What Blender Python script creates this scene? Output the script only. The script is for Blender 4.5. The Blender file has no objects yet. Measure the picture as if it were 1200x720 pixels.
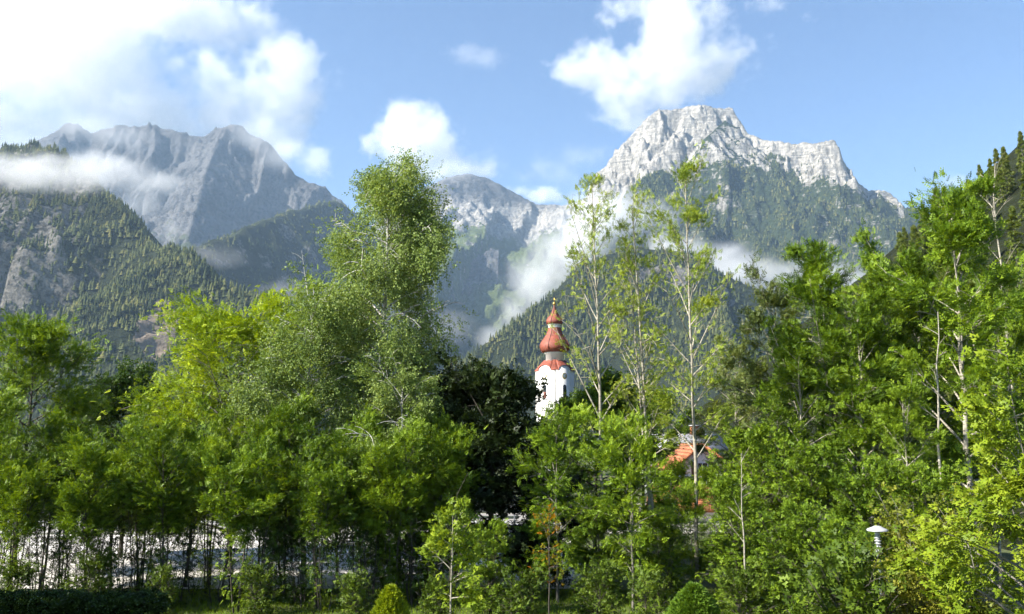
import bpy, math, random
import numpy as np
from mathutils import Vector

# ------------------------------------------------------------------ camera, sky, sun, exposure
sc = bpy.context.scene
COL = sc.collection
R = math.radians
FOC, PITCH, CAM_H = 1000.0, R(8.5), 8.0            # focal length in 1200-px pixels
cam = bpy.data.cameras.new("camera"); cam_o = bpy.data.objects.new("camera", cam); COL.objects.link(cam_o)
cam.sensor_width = 36.0; cam.lens = 30.0; cam.clip_start = 0.5; cam.clip_end = 60000.0
cam_o.location = (0, 0, CAM_H); cam_o.rotation_euler = (R(90) + PITCH, 0, 0)
sc.camera = cam_o

SUN_AZ, SUN_EL = R(-111), R(37)
world = bpy.data.worlds.new("World"); sc.world = world; world.use_nodes = True
wn = world.node_tree
sky = wn.nodes.new("ShaderNodeTexSky"); sky.sky_type = 'NISHITA'; sky.sun_disc = False
sky.sun_elevation = SUN_EL; sky.sun_rotation = SUN_AZ
sky.altitude = 600; sky.air_density = 1.0; sky.dust_density = 0.1; sky.ozone_density = 3.2
wn.links.new(sky.outputs[0], wn.nodes["Background"].inputs[0])
wn.nodes["Background"].inputs[1].default_value = 0.078

sun = bpy.data.lights.new("sun", 'SUN'); sun.energy = 5.0; sun.angle = R(0.53); sun.color = (1.0, 0.94, 0.83)
sun_o = bpy.data.objects.new("sun", sun); COL.objects.link(sun_o)
SUN_DIR = Vector((math.sin(SUN_AZ) * math.cos(SUN_EL), math.cos(SUN_AZ) * math.cos(SUN_EL), math.sin(SUN_EL)))
sun_o.rotation_euler = SUN_DIR.to_track_quat('Z', 'Y').to_euler(); sun_o.location = (-60, -40, 80)

vs = sc.view_settings
vs.view_transform = 'Standard'; vs.look = 'None'; vs.exposure = 1.5; vs.gamma = 1.0; vs.use_curve_mapping = False
cy = sc.cycles
cy.max_bounces = 9; cy.diffuse_bounces = 1; cy.glossy_bounces = 2; cy.transmission_bounces = 4
cy.volume_bounces = 6; cy.transparent_max_bounces = 8
cy.volume_step_rate = 3.0; cy.volume_max_steps = 200
cy.use_denoising = True; cy.denoising_prefilter = 'FAST'; cy.use_adaptive_sampling = True; cy.adaptive_threshold = 0.018; cy.adaptive_min_samples = 20; cy.sample_clamp_indirect = 6.0

# ------------------------------------------------------------------ helpers
rng = np.random.default_rng(7)
random.seed(7)
CT, ST = math.cos(PITCH), math.sin(PITCH)

def W(px, py, D):
    """a point at depth D (metres along +Y) in the direction of a place in the photograph"""
    X = (px - 600) / FOC; Y = (360 - py) / FOC
    f = CT - Y * ST
    return (X * D / f, D, CAM_H + D * (ST + Y * CT) / f)

def hgt(py, D):
    return W(600, py, D)[2]

def wx(px, py, D):
    return W(px, py, D)[0]

def mesh_np(name, verts, faces, mat, parent=None, smooth=False, tint=None, attrs=None, mats=None, mat_index=None):
    """one mesh object from numpy arrays; faces is one (n,k) array or a list of them"""
    if not isinstance(faces, list): faces = [faces]
    faces = [np.asarray(f, np.int32) for f in faces if len(f)]
    me = bpy.data.meshes.new(name)
    verts = np.asarray(verts, np.float32)
    me.vertices.add(len(verts)); me.vertices.foreach_set("co", verts.ravel())
    loops = np.concatenate([f.ravel() for f in faces])
    tot = np.concatenate([np.full(len(f), f.shape[1], np.int32) for f in faces])
    start = np.concatenate([[0], np.cumsum(tot)[:-1]]).astype(np.int32)
    me.loops.add(len(loops)); me.loops.foreach_set("vertex_index", loops)
    me.polygons.add(len(tot)); me.polygons.foreach_set("loop_start", start)
    try: me.polygons.foreach_set("loop_total", tot)
    except Exception: pass
    if mat_index is not None: me.polygons.foreach_set("material_index", np.asarray(mat_index, np.int32))
    me.update(calc_edges=True); me.validate()
    if smooth: me.polygons.foreach_set("use_smooth", np.ones(len(tot), bool))
    if tint is not None:
        a = me.attributes.new("tint", 'FLOAT', 'FACE'); a.data.foreach_set("value", np.asarray(tint, np.float32))
    for k, v in (attrs or {}).items():
        a = me.attributes.new(k, 'FLOAT', 'POINT'); a.data.foreach_set("value", np.asarray(v, np.float32))
    for m in (mats or [mat]): me.materials.append(m)
    o = bpy.data.objects.new(name, me); COL.objects.link(o)
    if parent is not None: o.parent = parent
    return o

def tag(o, label=None, cat=None, group=None, kind=None):
    if label: o["label"] = label
    if cat: o["category"] = cat
    if group: o["group"] = group
    if kind: o["kind"] = kind
    return o

def empty(name, loc, rz=0.0):
    o = bpy.data.objects.new(name, None); COL.objects.link(o)
    o.location = loc; o.rotation_euler = (0, 0, rz); o.empty_display_size = 0.3
    return o

def copy_tree(o, parent=None):
    c = o.copy(); COL.objects.link(c); c.parent = parent
    for ch in list(o.children): copy_tree(ch, c)
    return c

# ---- noise in numpy
def _hash(ix, iy, seed):
    h = (ix.astype(np.int64) * 374761393 + iy.astype(np.int64) * 668265263 + seed * 1442695041) & 0xffffffff
    h = ((h ^ (h >> 13)) * 1274126177) & 0xffffffff
    return (h ^ (h >> 16)) & 0xffff

def perlin(x, y, seed=0):
    x = np.asarray(x, float); y = np.asarray(y, float)
    ix = np.floor(x).astype(np.int64); iy = np.floor(y).astype(np.int64)
    fx = x - ix; fy = y - iy
    u = fx * fx * fx * (fx * (fx * 6 - 15) + 10); v = fy * fy * fy * (fy * (fy * 6 - 15) + 10)
    def g(dx, dy):
        a = _hash(ix + dx, iy + dy, seed) * (2 * math.pi / 65536)
        return np.cos(a) * (fx - dx) + np.sin(a) * (fy - dy)
    n0 = g(0, 0) * (1 - u) + g(1, 0) * u
    n1 = g(0, 1) * (1 - u) + g(1, 1) * u
    return (n0 * (1 - v) + n1 * v) * 1.5

def fbm(x, y, seed=0, octv=5, gain=0.5):
    s = 0; a = 1.0
    for i in range(octv):
        s = s + a * perlin(x * 2 ** i, y * 2 ** i, seed + i * 17); a *= gain
    return s

def ridged(x, y, seed=0, octv=5, gain=0.5):
    s = 0; a = 1.0; w = 1.0
    for i in range(octv):
        n = (1 - np.abs(perlin(x * 2 ** i, y * 2 ** i, seed + i * 31))) ** 2
        s = s + a * n * w; w = np.clip(n * 1.4, 0, 1); a *= gain
    return s

# ---- node materials
def new_mat(name):
    m = bpy.data.materials.new(name); m.use_nodes = True
    nt = m.node_tree
    return m, nt, nt.nodes["Principled BSDF"]

def nd(nt, t, **kw):
    n = nt.nodes.new(t)
    for k, v in kw.items(): setattr(n, k, v)
    return n

def noise(nt, scale, detail=6, rough=0.55, coord=None, stretch=None):
    n = nd(nt, "ShaderNodeTexNoise"); n.inputs["Scale"].default_value = scale
    n.inputs["Detail"].default_value = detail; n.inputs["Roughness"].default_value = rough
    if coord is None:
        coord = nd(nt, "ShaderNodeNewGeometry").outputs["Position"]
    if stretch:
        mp = nd(nt, "ShaderNodeVectorMath", operation='MULTIPLY'); mp.inputs[1].default_value = stretch
        nt.links.new(coord, mp.inputs[0]); coord = mp.outputs[0]
    nt.links.new(coord, n.inputs["Vector"])
    return n.outputs["Fac"]

def ramp(nt, fac, stops):
    r = nd(nt, "ShaderNodeValToRGB"); e = r.color_ramp.elements
    while len(e) > 1: e.remove(e[-1])
    e[0].position = stops[0][0]; e[0].color = (*stops[0][1], 1)
    for p, c in stops[1:]:
        k = e.new(p); k.color = (*c, 1)
    nt.links.new(fac, r.inputs[0])
    return r.outputs[0]

def mixc(nt, fac, a, b, mode='MIX'):
    m = nd(nt, "ShaderNodeMix", data_type='RGBA', blend_type=mode)
    for s, v in ((0, fac), (6, a), (7, b)):
        if isinstance(v, (int, float)): m.inputs[s].default_value = v
        elif isinstance(v, tuple): m.inputs[s].default_value = (*v, 1) if len(v) == 3 else v
        else: nt.links.new(v, m.inputs[s])
    return m.outputs[2]

def mth(nt, op, a, b=0.0, c=0.0):
    m = nd(nt, "ShaderNodeMath", operation=op)
    for i, v in enumerate((a, b, c)):
        if isinstance(v, (int, float)): m.inputs[i].default_value = v
        else: nt.links.new(v, m.inputs[i])
    return m.outputs[0]

def mrange(nt, v, a, b, c=0.0, d=1.0):
    m = nd(nt, "ShaderNodeMapRange"); nt.links.new(v, m.inputs[0])
    for i, k in enumerate((a, b, c, d)): m.inputs[i + 1].default_value = k
    return m.outputs[0]

def attr(nt, name):
    a = nd(nt, "ShaderNodeAttribute"); a.attribute_name = name
    return a.outputs["Fac"]

def bump(nt, bsdf, h, strength, dist):
    b = nd(nt, "ShaderNodeBump"); b.inputs["Strength"].default_value = strength; b.inputs["Distance"].default_value = dist
    nt.links.new(h, b.inputs["Height"]); nt.links.new(b.outputs[0], bsdf.inputs["Normal"])

def plain_mat(name, col, rough=0.7, var=0.15, scale=3.0, metal=0.0, bmp=0.0):
    m, nt, b = new_mat(name)
    n = noise(nt, scale, 5, 0.6, nd(nt, "ShaderNodeTexCoord").outputs["Object"])
    lo = tuple(c * (1 - var) for c in col); hi = tuple(min(1, c * (1 + var)) for c in col)
    nt.links.new(ramp(nt, n, [(0.3, lo), (0.7, hi)]), b.inputs["Base Color"])
    b.inputs["Roughness"].default_value = rough; b.inputs["Metallic"].default_value = metal
    if bmp: bump(nt, b, n, 0.5, bmp)
    return m

def rock_mat(name, light, dark, green, strata=0.0, sc=1.0):
    m, nt, b = new_mat(name)
    pos = nd(nt, "ShaderNodeNewGeometry").outputs["Position"]
    big = noise(nt, 0.006 * sc, 8, 0.62, pos); fine = noise(nt, 0.045 * sc, 8, 0.65, pos)
    st = noise(nt, 0.012 * sc, 6, 0.6, pos, (0.5, 0.5, 9.0))
    t = mth(nt, 'ADD', mth(nt, 'MULTIPLY', fine, 0.55 - 0.25 * strata), mth(nt, 'MULTIPLY', big, 0.45 - 0.25 * strata))
    vt = noise(nt, 0.03 * sc, 5, 0.6, pos, (1.6, 1.6, 0.22))
    t = mth(nt, 'ADD', t, mth(nt, 'ADD', mth(nt, 'MULTIPLY', st, 0.24 * strata), mth(nt, 'MULTIPLY', vt, 0.26 * strata)))
    mid = tuple((a + c) / 2 for a, c in zip(light, dark))
    rc = ramp(nt, t, [(0.40, dark), (0.48, mid), (0.55, light)])
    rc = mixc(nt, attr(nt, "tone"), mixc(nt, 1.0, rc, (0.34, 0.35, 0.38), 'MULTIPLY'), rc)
    gn = noise(nt, 0.02 * sc, 8, 0.7, pos)
    gc = ramp(nt, fine, [(0.35, tuple(c * 0.65 for c in green)), (0.65, tuple(c * 1.35 for c in green))])
    cov = mth(nt, 'ADD', attr(nt, "cover"), mth(nt, 'MULTIPLY', mth(nt, 'SUBTRACT', gn, 0.5), 1.1))
    cov = mth(nt, 'ADD', cov, mth(nt, 'MULTIPLY', mth(nt, 'SUBTRACT', big, 0.5), 1.4))
    cov = mth(nt, 'ADD', cov, mth(nt, 'MULTIPLY', mth(nt, 'SUBTRACT', st, 0.5), 0.9 * strata))
    f = mrange(nt, cov, 0.44, 0.58)
    col = mixc(nt, f, rc, gc)
    soil = mrange(nt, mth(nt, 'ADD', attr(nt, "soil"), mth(nt, 'MULTIPLY', mth(nt, 'SUBTRACT', gn, 0.5), 1.6)), 0.45, 0.6)
    col = mixc(nt, soil, col, ramp(nt, fine, [(0.35, (0.13, 0.10, 0.075)), (0.65, (0.27, 0.22, 0.17))]))
    nt.links.new(col, b.inputs["Base Color"]); b.inputs["Roughness"].default_value = 0.95
    b.inputs["Specular IOR Level"].default_value = 0.1
    h = mth(nt, 'ADD', mth(nt, 'MULTIPLY', fine, 0.7), mth(nt, 'ADD', mth(nt, 'MULTIPLY', st, 0.45 * strata), mth(nt, 'MULTIPLY', vt, 0.5 * strata)))
    bump(nt, b, h, 1.0, 26.0 / sc)
    return m

# ------------------------------------------------------------------ mountains and hills
def crest(pts, step=30.0, jag=0.0, seed=0):
    """world polyline of a crest seen at given places and depths, resampled and roughened"""
    P = np.array([W(*p) for p in pts])
    d = np.concatenate([[0], np.cumsum(np.linalg.norm(np.diff(P[:, :2], axis=0), axis=1))])
    s = np.linspace(0, d[-1], max(2, int(d[-1] / step)))
    Q = np.stack([np.interp(s, d, P[:, i]) for i in range(3)], 1)
    if jag:
        Q[:, 2] += jag * fbm(s / 120.0, s * 0 + seed, seed, 4, 0.6)
        Q[:, 1] += 3 * jag * perlin(s / 260.0, s * 0 + 3.3, seed + 5)
    return Q

def ridge_field(X, Y, Q, front, back, gul=0.0, gfreq=220.0, seed=0, gfade=60.0, ledge=0.0):
    """height of a ridge whose crest is polyline Q; front/back are (distance, drop) profiles"""
    best = np.full(X.shape, 1e18); zc = np.zeros(X.shape); s = np.zeros(X.shape); side = np.zeros(X.shape)
    acc = 0.0
    for a, b in zip(Q[:-1], Q[1:]):
        ex, ey = b[0] - a[0], b[1] - a[1]; L = math.hypot(ex, ey)
        t = np.clip(((X - a[0]) * ex + (Y - a[1]) * ey) / (L * L), 0, 1)
        dx = X - a[0] - t * ex; dy = Y - a[1] - t * ey
        d2 = dx * dx + dy * dy
        m = d2 < best
        best = np.where(m, d2, best); zc = np.where(m, a[2] + t * (b[2] - a[2]), zc)
        s = np.where(m, acc + t * L, s); side = np.where(m, ex * dy - ey * dx, side)
        acc += L
    d = np.sqrt(best)
    fr = np.array(front).T; bk = np.array(back).T
    wob = 1 + 0.16 * fbm(s / 500.0, d / 900.0, seed + 91, 3)
    dw = d * wob
    drop = np.where(side < 0, np.interp(dw, fr[0], fr[1]), np.interp(dw, bk[0], bk[1]))
    z = zc - drop
    if gul:
        wx_ = 0.55 * gfreq * fbm(X / (1.6 * gfreq), Y / (1.6 * gfreq), seed + 7, 4)
        wy_ = 0.55 * gfreq * fbm(X / (1.6 * gfreq), Y / (1.6 * gfreq), seed + 9, 4)
        g = ridged((s + wx_) / gfreq, d / (gfreq * 2.2), seed, 3, 0.5) - 1.05
        g2 = ridged((X + wx_) / (0.62 * gfreq), (Y + wy_) / (0.62 * gfreq), seed + 40, 5, 0.55) - 1.1
        g3 = fbm(X / 45.0, Y / 45.0, seed + 41, 4, 0.6)
        fade = np.clip(d / gfade, 0.08, 1)
        z = z + fade * gul * (0.7 * g + 0.5 * g2 + 0.13 * g3)
    if ledge:
        lam = ledge * 5.0
        ph = (z + 0.12 * X + 30 * fbm(X / 350.0, Y / 350.0, seed + 77, 4)) / lam
        z = z + ledge * np.clip(d / 30.0, 0, 1) * (0.5 - np.abs((ph % 1.0) - 0.5) ** 0.6) * (0.7 + 0.8 * perlin(X / 130., Y / 130., seed + 78))
    return z, d, s, side

def grid(x0, x1, y0, y1, nx, ny):
    return np.meshgrid(np.linspace(x0, x1, nx), np.linspace(y0, y1, ny))

def grid_faces(nx, ny):
    i = np.arange(ny - 1)[:, None] * nx + np.arange(nx - 1)[None, :]
    i = i.ravel()
    return np.stack([i, i + 1, i + nx + 1, i + nx], 1)

TERR = {}
def terrain(name, X, Y, Z, mat, label, cover, soil=None, cat="mountain", zmin=-4.0, tone=None):
    ny, nx = X.shape
    Z = np.maximum(Z, zmin)
    o = mesh_np(name, np.stack([X.ravel(), Y.ravel(), Z.ravel()], 1), grid_faces(nx, ny), mat, smooth=True,
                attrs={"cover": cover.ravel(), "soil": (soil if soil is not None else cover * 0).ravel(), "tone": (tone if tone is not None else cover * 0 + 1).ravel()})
    tag(o, label, cat, kind="structure")
    return o, (X, Y, Z)

def slope_of(X, Y, Z):
    gy, gx = np.gradient(Z, Y[:, 0], X[0])
    return np.hypot(gx, gy)

def ss(a, b, v):
    t = np.clip((v - a) / (b - a), 0, 1)
    return t * t * (3 - 2 * t)

GREEN_FAR = (0.030, 0.045, 0.016)
M_rock_back = rock_mat("weathered_grey_rock", (0.125, 0.122, 0.122), (0.022, 0.023, 0.026), (0.05, 0.06, 0.03), 0.6, 1.1)
M_rock_white = rock_mat("pale_limestone", (0.43, 0.405, 0.36), (0.115, 0.11, 0.10), (0.030, 0.042, 0.017), 1.0, 1.0)
M_rock_alp = rock_mat("alpine_limestone_and_turf", (0.36, 0.34, 0.305), (0.075, 0.075, 0.075), (0.075, 0.095, 0.032), 0.6, 0.8)
M_rock_hill = rock_mat("forest_floor_and_crag", (0.20, 0.188, 0.168), (0.032, 0.032, 0.029), (0.022, 0.028, 0.012), 0.2, 2.2)

# back massif on the left
QA = crest([(-260, 190, 5600), (-120, 205, 5700), (0, 182, 5800), (45, 166, 5900), (78, 143, 6000), (108, 152, 6000), (150, 150, 6000), (180, 145, 6000),
            (198, 151, 6000), (215, 155, 6000), (238, 159, 6000), (252, 149, 6000), (280, 146, 6000), (297, 158, 6000), (318, 170, 6000), (326, 180, 6000),
            (342, 200, 5950), (362, 213, 5950), (385, 222, 5900), (405, 240, 5900), (430, 290, 5850), (450, 360, 5800)], 35, 16, 3)
XA, YA = grid(-4400, -100, 4300, 6600, 380, 190)
ZA, dA, sA, sdA = ridge_field(XA, YA, QA, [(0, 0), (120, 190), (260, 380), (600, 700), (1400, 1350), (2600, 2100)], [(0, 0), (300, 350), (1500, 1800)], 170, 420, 11, ledge=16)
spA = crest([(262, 148, 5980), (245, 190, 5600), (232, 232, 5200), (220, 280, 4800)], 40, 8, 8)
zs, _, _, _ = ridge_field(XA, YA, spA, [(0, 0), (900, 900)], [(0, 0), (900, 900)], 70, 200, 14)
ZA = np.maximum(ZA, zs)
covA = 0.05 + 0.5 * ss(1500, 900, ZA) + 0.25 * ss(0.9, 0.5, slope_of(XA, YA, ZA))
terrain("mountain", XA, YA, ZA, M_rock_back, "rugged grey mountain massif under the big white cloud", covA)

# central distant peak above the valley
QD = crest([(330, 300, 7300), (440, 262, 7400), (480, 235, 7450), (500, 219, 7500), (520, 209, 7500), (545, 203, 7500), (568, 207, 7500), (590, 219, 7500),
            (612, 231, 7450), (630, 240, 7400), (660, 241, 7300), (690, 230, 7200), (760, 230, 7000)], 40, 10, 23)
XD, YD = grid(-1700, 1300, 3900, 8100, 270, 230)
ZD, dD, sD, sdD = ridge_field(XD, YD, QD, [(0, 0), (120, 90), (350, 330), (600, 490), (1200, 880), (2000, 1330), (3000, 1760), (3600, 2000)],
                              [(0, 0), (300, 350), (1500, 1500)], 125, 480, 21, 160, ledge=30)
slD = slope_of(XD, YD, ZD)
covD = 1.05 * ss(1900, 1500, ZD) - 0.35 * ss(0.55, 1.1, slD)
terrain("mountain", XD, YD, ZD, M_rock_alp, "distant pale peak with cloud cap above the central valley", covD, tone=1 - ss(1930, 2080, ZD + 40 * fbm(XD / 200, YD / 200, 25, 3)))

# right-hand mountain: white summit, forested spur in front
QE = crest([(640, 350, 4900), (655, 300, 5000), (670, 262, 5050), (683, 238, 5100), (692, 215, 5100), (705, 198, 5100), (718, 184, 5050), (728, 172, 5050), (736, 161, 5000), (746, 150, 5000),
            (758, 138, 5000), (772, 129, 5000), (790, 126, 5000), (815, 124, 5000), (840, 125, 5000), (856, 126, 5000), (864, 134, 4980), (871, 147, 4960),
            (879, 157, 4940), (892, 163, 4900), (915, 165, 4800), (950, 168, 4700), (976, 166, 4650), (981, 172, 4640), (985, 188, 4640), (989, 200, 4640),
            (1003, 209, 4660), (1020, 221, 4680), (1035, 221, 4680), (1049, 228, 4680), (1057, 243, 4680), (1066, 268, 4680), (1076, 305, 4650), (1130, 370, 4600)], 18, 15, 33)
XE, YE = grid(-150, 2500, 3200, 5450, 400, 280)
ZE, dE, sE, sdE = ridge_field(XE, YE, QE, [(0, 0), (60, 120), (170, 270), (420, 520), (900, 880), (1600, 1400)], [(0, 0), (200, 260), (1200, 1300)], 105, 250, 31, 30, ledge=9)
spE = crest([(850, 140, 4900), (826, 163, 4720), (806, 186, 4560), (781, 192, 4440), (761, 203, 4320), (741, 218, 4220), (721, 250, 4100), (700, 300, 3950), (680, 340, 3850)], 35, 6, 35)
z1, d1, _, sd1 = ridge_field(XE, YE, spE, [(0, 0), (300, 300), (1500, 1250)], [(0, 0), (300, 330), (1500, 1500)], 60, 220, 36)
spE2 = crest([(900, 166, 4880), (906, 192, 4700), (915, 225, 4450), (925, 262, 4200), (935, 300, 3950), (945, 345, 3700)], 35, 8, 37)
z2, d2, _, _ = ridge_field(XE, YE, spE2, [(0, 0), (300, 270), (1500, 1200)], [(0, 0), (300, 270), (1500, 1200)], 70, 220, 38)
spE3 = crest([(1030, 222, 4660), (1035, 255, 4350), (1045, 300, 4000), (1055, 340, 3700)], 35, 8, 39)
z3, d3, _, _ = ridge_field(XE, YE, spE3, [(0, 0), (300, 250), (1500, 1200)], [(0, 0), (300, 250), (1500, 1200)], 70, 220, 40)
ZEm = ZE.copy()
ZE = np.maximum(np.maximum(ZE, z1), np.maximum(z2, z3))
tre = np.array([W(*p) for p in ((808, 222, 4520), (835, 250, 4300), (865, 278, 4080), (905, 308, 3880), (940, 340, 3700))])
ZE = ZE - 230 * np.exp(-(np.min([np.hypot(XE - a[0] - t_ * (b[0] - a[0]), YE - a[1] - t_ * (b[1] - a[1])) for a, b in zip(tre[:-1], tre[1:]) for t_ in np.linspace(0, 1, 9)], axis=0) / 125.0) ** 2)
slE = slope_of(XE, YE, ZE)
# rock above a line that is high on the spur and lower on the open faces
onspur = (z1 > ZEm - 2) | (z2 > ZEm - 2)
line = np.interp(XE[0], [200, 700, 1000, 1150, 1300, 1700, 2100, 2500], [1150, 1250, 1400, 1560, 1530, 1430, 1250, 950])[None, :] + 60 * fbm(XE / 300, YE / 300, 51, 4)
covE = np.where(onspur, 0.66 * ss(2000, 1850, ZE) + 0.5 * ss(1620, 1350, ZE), 0.5 * ss(190, 40, ZE - line) + 0.6 * ss(20, -160, ZE - line)) - 0.4 * ss(1.2, 2.0, slE)
terrain("mountain", XE, YE, ZE, M_rock_white, "white limestone mountain with dark forested flanks and blocky summit", covE)

# ridge behind the left hill, its flank turned away from the sun
QC = crest([(150, 330, 2500), (205, 300, 2750), (240, 284, 3000), (300, 262, 3500), (345, 247, 4000), (390, 234, 4500), (420, 250, 4900), (440, 280, 5200)], 40, 10, 43)
XC, YC = grid(-2300, 500, 2300, 5400, 160, 170)
ZC, dC, sC, sdC = ridge_field(XC, YC, QC, [(0, 0), (350, 400), (800, 860), (1300, 1300)], [(0, 0), (400, 300), (1600, 1250)], 60, 260, 41)
terrain("hill", XC, YC, ZC, M_rock_hill, "shaded forested ridge sloping down into the valley left of centre", 1.0 - 0.5 * ss(1.3, 1.9, slope_of(XC, YC, ZC)), cat="hill")

# forested hill with crag at the left
QB = crest([(-330, 150, 2300), (-120, 160, 2300), (0, 180, 2250), (42, 171, 2200), (68, 178, 2180), (100, 202, 2120), (128, 231, 2080), (145, 243, 2040), (160, 262, 2000), (172, 287, 1960), (178, 293, 1900),
            (210, 291, 1850), (226, 300, 1830), (241, 312, 1800), (256, 335, 1780), (300, 347, 1750), (345, 354, 1720), (400, 385, 1680), (480, 430, 1650)], 25, 4, 53)
XB, YB = grid(-1800, 0, 1000, 2500, 220, 170)
ZB, dB, sB, sdB = ridge_field(XB, YB, QB, [(0, 0), (90, 80), (400, 270), (1200, 640)], [(0, 0), (300, 260), (1200, 900)], 26, 170, 51, 50)
# crag: the slope steps down in a cliff
cx = np.interp(YB[:, 0], [1000, 1700, 2200], [-760, -900, -1010])[:, None]
inb = ss(40, -60, XB - cx - 60 * perlin(YB / 120, XB / 120, 60))
lim = 455 + 40 * fbm(XB / 140, YB / 140, 61, 3)
cl = ss(0, 1, (ZB - lim + 120) / 240)
stepz = np.where(ZB > lim, ZB, np.maximum(ZB - 130 * ss(0, 60, lim - ZB), 60 + 0.45 * (ZB - 60)))
ZB = ZB * (1 - inb) + (stepz + 22 * inb * fbm(XB / 45, YB / 45, 62, 4)) * inb
slB = slope_of(XB, YB, ZB)
rockB = inb * ss(0.85, 1.2, slB + 0.25 * fbm(XB / 60, YB / 60, 63, 3))
soilB = np.maximum(ss(1, 0.45, np.hypot((XB + 695 + 0.25 * (YB - 1660)) / 52, (YB - 1650) / 120)), 0)
terrain("hill", XB, YB, ZB, M_rock_hill, "left hill with conifer forest, pale crag and brown clearing", 1.1 - 0.85 * rockB, soilB, cat="hill")

# forested hill behind the church
QF = crest([(470, 470, 2100), (540, 424, 2200), (560, 408, 2250), (600, 382, 2300), (640, 350, 2400), (670, 322, 2450), (700, 302, 2500), (740, 290, 2600), (800, 296, 2600), (850, 322, 2600), (900, 345, 2550),
            (960, 350, 2500), (1050, 338, 2500), (1150, 320, 2450), (1260, 300, 2400), (1400, 290, 2400)], 25, 5, 73)
XF, YF = grid(-380, 2000, 1100, 2850, 210, 150)
ZF, dF, sF, sdF = ridge_field(XF, YF, QF, [(0, 0), (300, 230), (1400, 640)], [(0, 0), (300, 260), (1200, 900)], 30, 190, 71, 50)
rockF = ss(0.42, 0.62, fbm(XF / 110, YF / 110, 74, 4)) * ss(300, 420, ZF) 
terrain("hill", XF, YF, ZF, M_rock_hill, "forested hill rising behind the church tower", 1.1 - 0.9 * rockF, cat="hill")

# conifer woods on the slopes: far-off, read as masses
M_conifer, _nt, _b = new_mat("far_conifer")
_t = attr(_nt, "tint")
_nt.links.new(ramp(_nt, _t, [(0.0, (0.024, 0.034, 0.014)), (0.5, (0.058, 0.070, 0.024)), (0.85, (0.105, 0.112, 0.036)), (1.0, (0.140, 0.132, 0.044))]), _b.inputs["Base Color"])
_b.inputs["Roughness"].default_value = 0.9; _b.inputs["Specular IOR Level"].default_value = 0.1

def conifer_wood(name, X, Y, Z, dens, n, hmin, hmax, label, tiers=2, sides=6, px_clip=(-40, 1240), seed=1):
    r = np.random.default_rng(seed)
    ny, nx = X.shape
    pxg = 600 + FOC * X / Y
    pr = (dens * np.clip(0.75 + 0.9 * fbm(X / 130, Y / 130, seed + 60, 4), 0.06, 1.4) * ((pxg > px_clip[0] - 10) & (pxg < px_clip[1] + 10))).ravel().clip(0, None); pr = pr / pr.sum()
    idx = r.choice(nx * ny, size=n, p=pr)
    fx, fy = r.random(n), r.random(n)
    j = np.minimum(idx // nx, ny - 2); i = np.minimum(idx % nx, nx - 2)
    z = (Z[j, i] * (1 - fx) + Z[j, i + 1] * fx) * (1 - fy) + (Z[j + 1, i] * (1 - fx) + Z[j + 1, i + 1] * fx) * fy
    x = X[0, i] + fx * (X[0, 1] - X[0, 0]); y = Y[j, 0] + fy * (Y[1, 0] - Y[0, 0])
    px = 600 + FOC * x / y
    k = (px > px_clip[0]) & (px < px_clip[1]) & (z > 6); x, y, z = x[k], y[k], z[k]; n = len(x)
    h = r.uniform(hmin * 0.6, hmax, n) * (0.9 + 0.45 * perlin(x / 60, y / 60, seed))
    rad = h * r.uniform(0.17, 0.26, n)
    th = r.uniform(0, 6.28, n)
    V = []; F = []; T = []
    base = 0
    spans = {2: [(0.08, 0.66, 1.0), (0.42, 1.0, 0.62)], 3: [(0.06, 0.5, 1.0), (0.3, 0.76, 0.74), (0.55, 1.0, 0.46)]}[tiers]
    rnd = r.random(n) < 0.28                              # rounder, paler broadleaf crowns among the spruces
    rad = np.where(rnd, rad * 1.5, rad); h = np.where(rnd, h * 0.68, h)
    tint = np.clip(0.45 + 0.28 * rnd + 0.24 * r.standard_normal(n) + 0.34 * fbm(x / 90, y / 90, seed + 3, 3), 0, 1)
    for (b0, b1, rr) in spans:
        a = np.linspace(0, 2 * np.pi, sides, endpoint=False)[None, :] + th[:, None] + rr
        rj = rad[:, None] * rr * r.uniform(0.72, 1.2, (n, sides))
        zz = z[:, None] + h[:, None] * (b0 + 0.05 * r.standard_normal((n, sides)))
        ring = np.stack([x[:, None] + rj * np.cos(a), y[:, None] + rj * np.sin(a), zz], 2)
        tip = np.stack([x, y, z + h * b1], 1)[:, None, :]
        vv = np.concatenate([ring, tip], 1).reshape(-1, 3)
        o = base + np.arange(n)[:, None] * (sides + 1)
        q = np.arange(sides)[None, :]
        F.append(np.stack([o + q, o + (q + 1) % sides, np.broadcast_to(o + sides, (n, sides))], 2).reshape(-1, 3))
        T.append(np.repeat(tint, sides))
        V.append(vv); base += len(vv)
    ob = mesh_np(name, np.concatenate(V), np.concatenate(F), M_conifer, tint=np.concatenate(T))
    tag(ob, label, "forest", kind="stuff")
    return ob

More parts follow.
